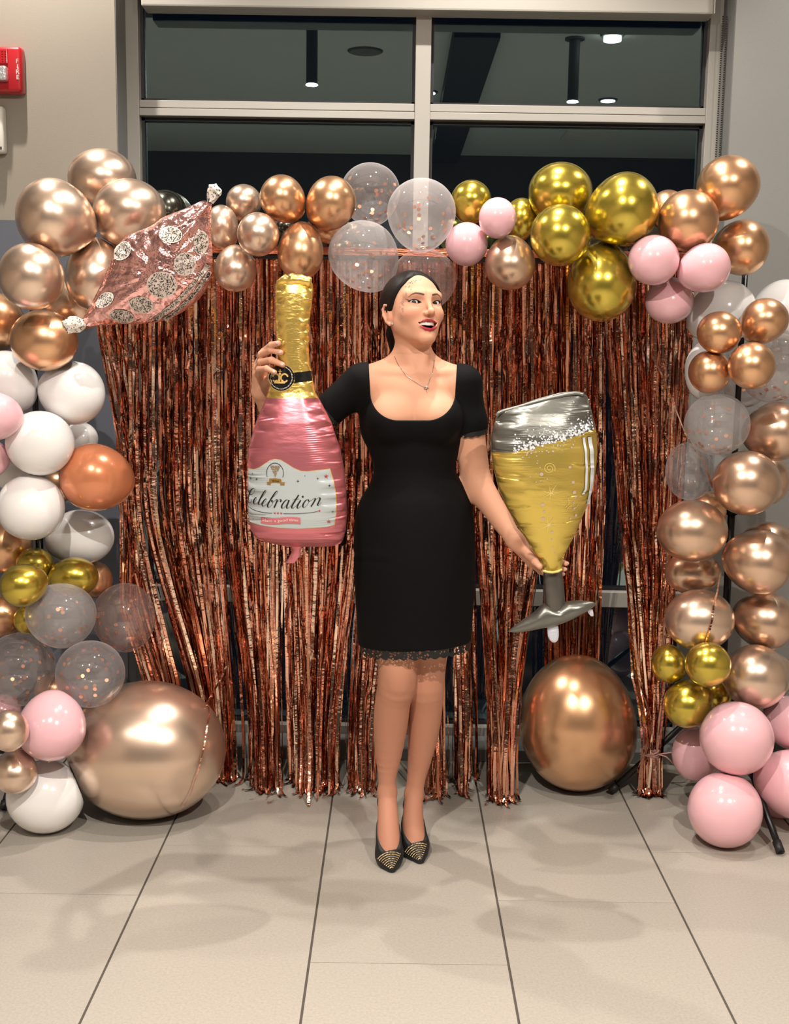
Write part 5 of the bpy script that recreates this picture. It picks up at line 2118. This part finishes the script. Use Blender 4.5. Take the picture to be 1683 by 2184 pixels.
def face_paint(V):
    p = hloc(V.astype(np.float32)).astype(float)
    c = np.repeat(SK[None], len(V), 0)
    near = (np.abs(p[:, 0]) < .09) & (np.abs(p[:, 2]) < .13) & (p[:, 1] > 0)
    x, y, z = p[:, 0], p[:, 1], p[:, 2]
    ax = np.abs(x)
    st = lambda d, w: np.clip(.5 - d / w, 0, 1)
    front = near & (y > .02)
    ch = np.hypot((ax - .042) / .022, (z + .030) / .016)
    c = np.where(front[:, None], mixc(c, .30 * np.clip(1.2 - ch, 0, 1), (206, 116, 98)), c)
    sh = np.hypot((ax - EX - .002) / .021, (z - .008) / .0115)
    c = np.where((front & (y > .045))[:, None], mixc(c, .50 * np.clip(1.25 - sh, 0, 1), (150, 94, 82)), c)
    for s_ in (1, -1):
        a = almond(p, s_)
        xx = (x - s_ * EX) * s_
        zz = z - xx * .10
        up = (zz > -.0006)
        c = np.where((front & up & (y > .05) & (np.abs(xx) < .021))[:, None], mixc(c, st(a - .0004 - .0016 * np.clip((xx + .011) / .016, 0, 1), .0010), (18, 12, 12)), c)
        c = np.where((front & ~up & (y > .05) & (np.abs(xx) < .019))[:, None], mixc(c, .55 * st(a - .0014, .0012), (70, 46, 42)), c)
        wing = seg2(xx, zz, [(.0135, .0022), (.0185, .0052), (.0215, .0072)], [.0011, .0008, .0002])
        c = np.where(front[:, None], mixc(c, st(wing, .0008), (18, 12, 12)), c)
    br = seg2(ax, z, [(.0135, .0180), (.0225, .0208), (.0325, .0226), (.0415, .0192), (.0485, .0128)], [.0024, .0027, .0023, .0015, .0005])
    c = np.where((front & (y > .03))[:, None], mixc(c, .92 * st(br, .0016), (48, 30, 24)), c)
    lip = np.minimum(chain(p.astype(np.float32), UPL, [r + .0002 for r in UPR], .002), chain(p.astype(np.float32), LOL, [r + .0001 for r in LOR], .002))
    c = np.where((front & (y > .06))[:, None], mixc(c, st(lip - .0006, .0012), (170, 50, 64)), c)
    inside = front & (ax < .0262) & (z < -.0520) & (z > -.0715) & (y < .079 - 28 * ax * ax) & (y > .04)
    c = np.where(inside[:, None], np.array(srgb(70, 14, 18)[:3]), c)
    earr = (ax > .062) & (z < .02) & (z > -.05) & (y < .02)
    c = np.where(earr[:, None], mixc(c, np.full(len(V), .15), (220, 130, 110)), c)
    lg = np.clip((.66 - V[:, 2]) / .1, 0, 1)      # dimmer light low on the figure, painted into the leg skin colour
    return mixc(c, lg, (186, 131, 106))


def colour_mesh(me, C):
    a = me.color_attributes.new('col', 'FLOAT_COLOR', 'POINT')
    a.data.foreach_set('color', np.concatenate([C, np.ones((len(C), 1))], 1).astype(np.float32).ravel())


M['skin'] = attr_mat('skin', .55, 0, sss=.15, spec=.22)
M['dress'] = mat('black_crepe', srgb(4, 4, 5), .75, spec=.16, bump=(900, .2, .0004))
M['hair'] = mat('dark_brown_hair', srgb(22, 15, 14), .5, spec=.16, bump=(14, .3, .003, (9, 1, 3)))
M['eye'] = attr_mat('eyeball', .08, 0, coat=.6)
M['teeth'] = mat('teeth', srgb(240, 236, 226), .22, coat=.3)
M['silver'] = mat('silver', srgb(220, 214, 206), .18, 1)
M['gem'] = mat('rhinestone', srgb(236, 240, 248), .08, .85, coat=1)
M['stud'] = mat('gold_stud', srgb(226, 206, 164), .2, 1)
M['shoe'] = mat('black_suede', srgb(16, 16, 18), .6)
M['nail'] = mat('pale_nail_polish', srgb(226, 190, 176), .15, coat=.6)
M['lash'] = mat('lashes', srgb(10, 8, 8), .6)


def lace_mat():
    m = mat('black_lace', srgb(13, 13, 15), .6)
    nt = m.node_tree
    tc = nt.nodes.new('ShaderNodeTexCoord')
    vo = nt.nodes.new('ShaderNodeTexVoronoi')
    vo.inputs['Scale'].default_value = 150
    nt.links.new(tc.outputs['Object'], vo.inputs['Vector'])
    lt = nt.nodes.new('ShaderNodeMath')
    lt.operation = 'LESS_THAN'
    lt.inputs[1].default_value = .42
    nt.links.new(vo.outputs['Distance'], lt.inputs[0])
    v2 = nt.nodes.new('ShaderNodeTexVoronoi')
    v2.inputs['Scale'].default_value = 46
    nt.links.new(tc.outputs['Object'], v2.inputs['Vector'])
    l2 = nt.nodes.new('ShaderNodeMath')
    l2.operation = 'LESS_THAN'
    l2.inputs[1].default_value = .52
    nt.links.new(v2.outputs['Distance'], l2.inputs[0])
    mu = nt.nodes.new('ShaderNodeMath')
    mu.operation = 'MULTIPLY'
    nt.links.new(lt.outputs[0], mu.inputs[0])
    nt.links.new(l2.outputs[0], mu.inputs[1])
    tr = nt.nodes.new('ShaderNodeBsdfTransparent')
    mx = nt.nodes.new('ShaderNodeMixShader')
    nt.links.new(mu.outputs[0], mx.inputs[0])
    nt.links.new(nt.nodes['Principled BSDF'].outputs[0], mx.inputs[1])
    nt.links.new(tr.outputs[0], mx.inputs[2])
    nt.links.new(mx.outputs[0], nt.nodes['Material Output'].inputs[0])
    return m


M['lace'] = lace_mat()
pc = np.array([W(845, 1700, 3.30)[0], 3.30, 0.0])
person = empty('person', pc, 'smiling woman in a short black dress and studded heels holding two foil balloons', 'person')
Vb, Fb_, Nb_ = mesh_body()
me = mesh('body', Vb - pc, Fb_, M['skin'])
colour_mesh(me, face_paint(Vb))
set_normals(me, Nb_)
body_ob = link('body', me, person)

from mathutils.bvhtree import BVHTree
bvh = BVHTree.FromPolygons(Vb.tolist(), Fb_.tolist())


def on_body(x, y, off=.001):
    d = Vector(ray(x, y)).normalized()
    h, n, i, t = bvh.ray_cast(Vector((0, 0, CAMH)), d)
    if h is None:
        return None
    return np.array(h) + np.array(n) * (off if n.dot(d) < 0 else -off)


# ---- dress
def hem_z(P):
    return ZH - .050 * -(P[:, 0] - W(885, 1369, YB_)[0])


SLR = SHR * .56 + ELR * .44
SLR_N = (ELR - SHR) / np.linalg.norm(ELR - SHR)
SLL = W(1007, 916, 3.31)
SLL_N = W(1010, 975, 3.32) - W(998, 870, 3.31)
SLL_N = SLL_N / np.linalg.norm(SLL_N)


def dress(P):
    d = np.minimum(core(P), torso(P, ZT - .2, ZH - .2)) - .0060
    # bust bridged smoothly
    d = smin(d, cap(P, BRL + [0, -.012, -.012], BRR + [0, -.012, -.012], .038, .038) - .004, .03)
    sl = smax(cap(P, SHR + [0, 0, .004], SLR * .8 + ELR * .2, .050, .047), (P - SLR.astype(np.float32)) @ SLR_N.astype(np.float32), .004)
    s2 = smax(chain(P, [SHL + [0, 0, .003], UAL, MAL], [.049, .0475, .047], .02), (P - SLL.astype(np.float32)) @ SLL_N.astype(np.float32), .004)
    d = smin(smin(d, sl, .022), s2, .022)
    d = smax(d, hem_z(P) - P[:, 2], .003)
    # soft folds across the hips
    x, z = P[:, 0], P[:, 2]
    zf = W(830, 1185, YB_)[2]
    d = d + .0018 * np.exp(-((z - zf + .10 * (x + .07)) / .010) ** 2) * np.exp(-((x + .08) / .06) ** 2) - .0018 * np.exp(-((z - zf - .022 + .08 * (x + .07)) / .012) ** 2) * np.exp(-((x + .08) / .06) ** 2)
    # scoop neck
    u, v = to_px(P)
    hw_, rr = 94 - np.clip((v - 780) / 120, 0, 1) * 7, 56
    qx, qy = np.abs(u - 880.5) - hw_ + rr, np.abs(v - 697.5) - 199 + rr
    d2 = (np.minimum(np.maximum(qx, qy), 0) + np.hypot(np.maximum(qx, 0), np.maximum(qy, 0)) - rr) * .00134
    d = smax(d, -d2.astype(np.float32), .003)
    return smax(d, P[:, 2] - (SHL[2] + .075), .003)


Vd, Fd = nets(dress, (-.34, 3.12, ZH - .05), (.30, 3.50, SHL[2] + .08), .0034)
Vd, Nd = settle(dress, Vd, .0012)
me = mesh('dress', Vd - pc, Fd, M['dress'])
set_normals(me, Nd)
link('dress', me, person)
# lace hem: scalloped strip round the skirt
i0 = np.linspace(0, 2 * math.pi, 241)
cx0, ax0, ay0 = (float(smooth_prof(prof, np.array([ZH + .01]), c)[0]) for c in (1, 2, 3))
V, F = [], []
for k, t in enumerate(i0):
    x, y = cx0 + (ax0 + .004) * math.cos(t), YB_ + (ay0 + .004) * math.sin(t)
    zt_ = ZH + .050 * (x - W(885, 1369, YB_)[0])
    zb_ = zt_ - .020 - .0065 * abs(math.sin(t * 17))
    V += [(x, y, zt_ + .004), (x, y, (zt_ + zb_) / 2), (x * 1.0, y, zb_)]
for k in range(240):
    for j in range(2):
        F.append((3 * k + j, 3 * k + j + 1, 3 * k + j + 4, 3 * k + j + 3))
link('lace_hem', mesh('lace_hem', np.array(V) - pc, F, M['lace']), person)
for cn, nn, rad in ((SLR, SLR_N, .0505), (SLL, SLL_N, .0490)):
    u = np.cross(nn, [0, 1, 0]); u /= np.linalg.norm(u)
    w = np.cross(nn, u)
    base = cn.copy()
    if rad < .05:
        base = UAL + (MAL - UAL) * ((SLL - UAL) @ (MAL - UAL)) / ((MAL - UAL) @ (MAL - UAL))
    V, F = [], []
    for k in range(81):
        t = 2 * math.pi * k / 80
        o_ = (rad - .0015) * (math.cos(t) * u + math.sin(t) * w)
        lgt = .012 + .004 * abs(math.sin(t * 7))
        V += [base + o_ - nn * .003, base + o_ + nn * lgt * .5, base + o_ * .99 + nn * lgt]
    for k in range(80):
        for j in range(2):
            F.append((3 * k + j, 3 * k + j + 1, 3 * k + j + 4, 3 * k + j + 3))
    link('sleeve_lace', mesh('sleeve_lace', np.array(V) - pc, F, M['lace']), person)

# ---- hair
HZ = [-.10, -.06, -.04, -.025, -.012, 0, .03, .055, .072, .082, .11]
HY = [-.055, -.045, -.028, -.008, .012, .020, .033, .043, .042, .036, .02]


def hair(P):
    p = hloc(P)
    y0 = np.interp(p[:, 2], HZ, HY).astype(np.float32)
    d = smax(skull(p) - .0065, (p[:, 1] - y0) * .85, .006) * HS
    d = smax(d, (-.07 - p[:, 2]) * HS, .01)
    tail = chain(P, [hw((0, -.100, -.02)), hw((-.004, -.108, -.055)), W(848, 735, 3.405), W(850, 790, 3.40)], [.026, .024, .021, .012], .02)
    return smin(d, tail, .02)


Vh, Fh = nets(hair, HO + [-.14, -.12, -.22], HO + [.14, .20, .13], .0022)
link('hair', mesh('hair', Vh - pc, Fh, M['hair']), person)

# ---- eyes, lashes, teeth
for s_ in (1, -1):
    ec = hw((s_ * EX, EY, 0))
    gz = np.array([0, 0, CAMH]) - ec
    gz /= np.linalg.norm(gz)
    gz = gz + hf * .25
    gz /= np.linalg.norm(gz)
    u = np.cross(gz, [0, 0, 1.]); u /= np.linalg.norm(u)
    w = np.cross(u, gz)
    V, C, F = [], [], []
    n, m = 36, 40
    for i in range(m + 1):
        th = math.pi * (i / m) ** 1.25
        r = ER * HS
        if th < .48:
            r *= 1 + .03 * (1 - th / .48)
        for k in range(n):
            a = 2 * math.pi * k / n
            V.append(ec + r * (math.cos(th) * gz + math.sin(th) * (math.cos(a) * u + math.sin(a) * w)))
            C.append(srgb(8, 6, 6)[:3] if th < .22 else (srgb(58, 36, 24)[:3] if th < .47 else (srgb(24, 16, 12)[:3] if th < .54 else srgb(226, 220, 216)[:3])))
    for i in range(m):
        for k in range(n):
            F.append((i * n + k, (i + 1) * n + k, (i + 1) * n + (k + 1) % n, i * n + (k + 1) % n))
    me = mesh('eye', np.array(V) - pc, F, M['eye'])
    colour_mesh(me, np.array(C))
    link('eye', me, person)
    mb = MB()
    for k in range(17):
        x = -.0120 + .0265 * k / 16
        q = max(1 - (x / .0152) ** 2, 0)
        z = .0057 * q ** .8 + x * .10
        xl = EX * s_ + x * s_
        yv = EY + math.sqrt(max(.0142 ** 2 - x * x - z * z, 0))
        a = hw((xl, yv, z))
        ln_ = .0030 + .0030 * k / 16
        b = hw((xl + s_ * (x * .28 + .0012), yv + ln_ * .75, z + ln_ * .62))
        mb.tube([a, (a + b) / 2 - hu * .0006, b], [.00040, .00028, .0001], 5)
    tag(link('eyelashes', mesh('eyelashes', np.array(mb.V) - pc, mb.F, M['lash']), person), kind='stuff')
for k in range(10):
    t = (k - 4.5) * .215
    cxx, cyy = .0225 * math.sin(t), .0595 + .0215 * math.cos(t)
    wd = .0027 if abs(k - 4.5) > 1 else .0032
    b = MB().box((-wd, -.0022, -.0048), (wd, .0022, .0048), .0012)
    R = Matrix.Rotation(-t, 3, 'Z')
    zt_ = -.0572 + .0008 * abs(t) - (.0006 if abs(k - 4.5) < 1 else 0)
    V = [hw(np.array((R @ Vector(v))) + [cxx, cyy, zt_]) - pc for v in b.V]
    link('tooth', mesh('tooth', V, b.F, M['teeth']), person)
mb = MB().ball((0, 0, 0), (.0165, .017, .0042), 14, 8)
link('tongue', mesh('tongue', [hw(np.array(v) + [0, .062, -.0695]) - pc for v in mb.V], mb.F, M['f_red']), person)

# ---- nails, jewels
for fs in (FING_R, FING_L):
    for f, r in fs:
        a, b = np.array(f[-2]), np.array(f[-1])
        d = (b - a) / np.linalg.norm(b - a)
        # the nail lies on the outer side of the bend
        v = np.array(f[-2]) - (np.array(f[-3]) + np.array(f[-1])) / 2
        v = v - d * (v @ d)
        v = v / (np.linalg.norm(v) + 1e-9)
        if fs is FING_R:
            v = v * .35 + np.array([-.25, -1, .25])
            v = v - d * (v @ d)
            v /= np.linalg.norm(v)
        s2 = np.cross(d, v)
        mb = MB().ball((0, 0, 0), 1, 10, 6)
        V = [b + d * (q[0] * .0060 + .0005) + s2 * q[1] * r[-1] * .72 + v * (r[-1] * .80 + q[2] * .0018) - pc for q in mb.V]
        link('nail', mesh('nail', V, mb.F, M['nail']), person)
c7 = lambda x, y: (780 + x / 7.0125, 560 + y / 7.0125)
gems = [(830, 240, 1), (815, 262, 1), (760, 265, 1.2), (735, 290, 1.8), (745, 270, 1), (712, 270, 1), (690, 285, 1.5), (672, 302, 2), (650, 300, 1.2), (635, 318, 1), (700, 310, 1.2), (660, 355, 2), (645, 372, 1.5), (685, 370, 1.2), (678, 405, 1.4), (600, 360, 1.7),
        (610, 455, 1.5), (607, 480, 1.5), (592, 510, 1), (568, 520, 1.3), (560, 560, 1), (550, 585, 2), (533, 600, 1.4), (572, 590, 1.2), (552, 620, 1.7), (570, 640, 1.3), (515, 662, 1.2), (560, 688, 2), (545, 695, 1.2), (562, 722, 1.4), (557, 738, 1), (527, 772, 1.4), (540, 820, .8)]
mb = MB()
for x, y, s_ in gems:
    h = on_body(*c7(x, y), .0004)
    if h is not None:
        mb.ball(h, .00135 * s_ ** .6, 7, 4)
tag(link('face_gems', mesh('face_gems', np.array(mb.V) - pc, mb.F, M['gem'], False), person), kind='stuff')
h = on_body(835.5, 690, .002)
if h is not None:
    mb = MB().ball(h, .0042, 10, 6)
    link('earring', mesh('earring', np.array(mb.V) - pc, mb.F, M['gem']), person)
nk = catmull([(842, 760), (850, 778), (862, 795), (880, 811), (905, 826), (912, 822), (917, 808), (923, 790), (926, 768)], 8)
pts = [on_body(x, y, .0012) for x, y in nk]
pts = [p for p in pts if p is not None]
mb = MB().tube(pts, .0008, 6)
link('necklace', mesh('necklace', np.array(mb.V) - pc, mb.F, M['silver']), person)
h = on_body(909, 829, .003)
mb = MB()
ax_ = np.array([.25, 0, -1.0]); ax_ /= np.linalg.norm(ax_)
bx_ = np.array([1, 0, .25]); bx_ /= np.linalg.norm(bx_)
mb.tube([h - ax_ * .006, h + ax_ * .012], .0013, 6)
mb.tube([h - bx_ * .0065, h + bx_ * .0065], .0013, 6)
link('cross_pendant', mesh('cross_pendant', np.array(mb.V) - pc, mb.F, M['silver']), person)

# ---- shoes
for s_ in 'RL':
    f = FT[s_]
    up = np.array([0, 0, 1.0])
    fwd = f[3] - f[4]
    fwd[2] = 0
    fwd /= np.linalg.norm(fwd)
    tipp = f[3] + fwd * .010
    tipp[2] = .008
    vamp = on_body(*{'R': (829, 1819), 'L': (885, 1802)}[s_], 0)
    heel = f[4] + up * .035 - fwd * .02
    side = np.cross(fwd, up)
    ax = heel - vamp
    nrm = np.cross(ax, side)
    nrm /= np.linalg.norm(nrm)
    nrm *= 1 if nrm[2] > 0 else -1
    ball_ = f[2].copy()
    hb2 = f[4] - fwd * .004
    hb2[2] = .088

    def shoe(P, f=f, tipp=tipp, vamp=vamp, nrm=nrm, hb2=hb2, s_=s_, side=side, fwd=fwd):
        d = foot(P, s_) - .0042
        d = smin(d, cap(P, f[2], tipp, .0385, .006), .016)
        d = smin(d, cap(P, hb2, f[2] - np.array([0, 0, .012]), .026, .030), .02)
        q = P - vamp.astype(np.float32)
        lat = q @ side.astype(np.float32)
        hole = np.maximum(-(q @ nrm.astype(np.float32)), q @ fwd.astype(np.float32) + 11 * lat * lat)
        d = smax(d, -hole, .003)
        d = smin(d, cap(P, hb2 - np.array([0, 0, .01]), np.array([hb2[0], hb2[1] + .012, .004]), .014, .0045), .012)
        return np.maximum(d, .001 - P[:, 2])

    lo, hi = np.min(f, 0) - .06, np.max(f, 0) + .06
    lo[2] = -.004
    Vs, Fs = nets(shoe, lo, hi, .0024)
    sh = link('shoe', mesh('shoe', Vs - pc, Fs, M['shoe']), person)
    bv = BVHTree.FromPolygons(Vs.tolist(), Fs.tolist())
    mb = MB()
    tpx = to_px(np.array([tipp], np.float32))
    tx, ty = float(tpx[0][0]), float(tpx[1][0])
    ex, ey = {'R': (829, 1822), 'L': (885, 1804)}[s_]
    dx, dy = ex - tx, ey - ty
    L = math.hypot(dx, dy)
    dx, dy = dx / L, dy / L
    for ring_ in range(8):
        rad = [5, 10, 15, 20, 25, 30, 35, 40][ring_] * .92
        nn_ = int(4 + rad * .40)
        sp_ = .80 - .10 * ring_ / 7
        for k in range(nn_):
            a = sp_ * (2 * k / (nn_ - 1) - 1)
            x = tx + rad * (dx * math.cos(a) - dy * math.sin(a))
            y = ty + rad * (dy * math.cos(a) + dx * math.sin(a))
            h, n_v, i_, t_ = bv.ray_cast(Vector((0, 0, CAMH)), Vector(ray(x, y)).normalized())
            if h is not None:
                mb.ball(np.array(h), .0019 if ring_ < 6 else .0024, 6, 4)
    tag(link('studs', mesh('studs', np.array(mb.V) - pc, mb.F, M['stud']), sh), kind='stuff')
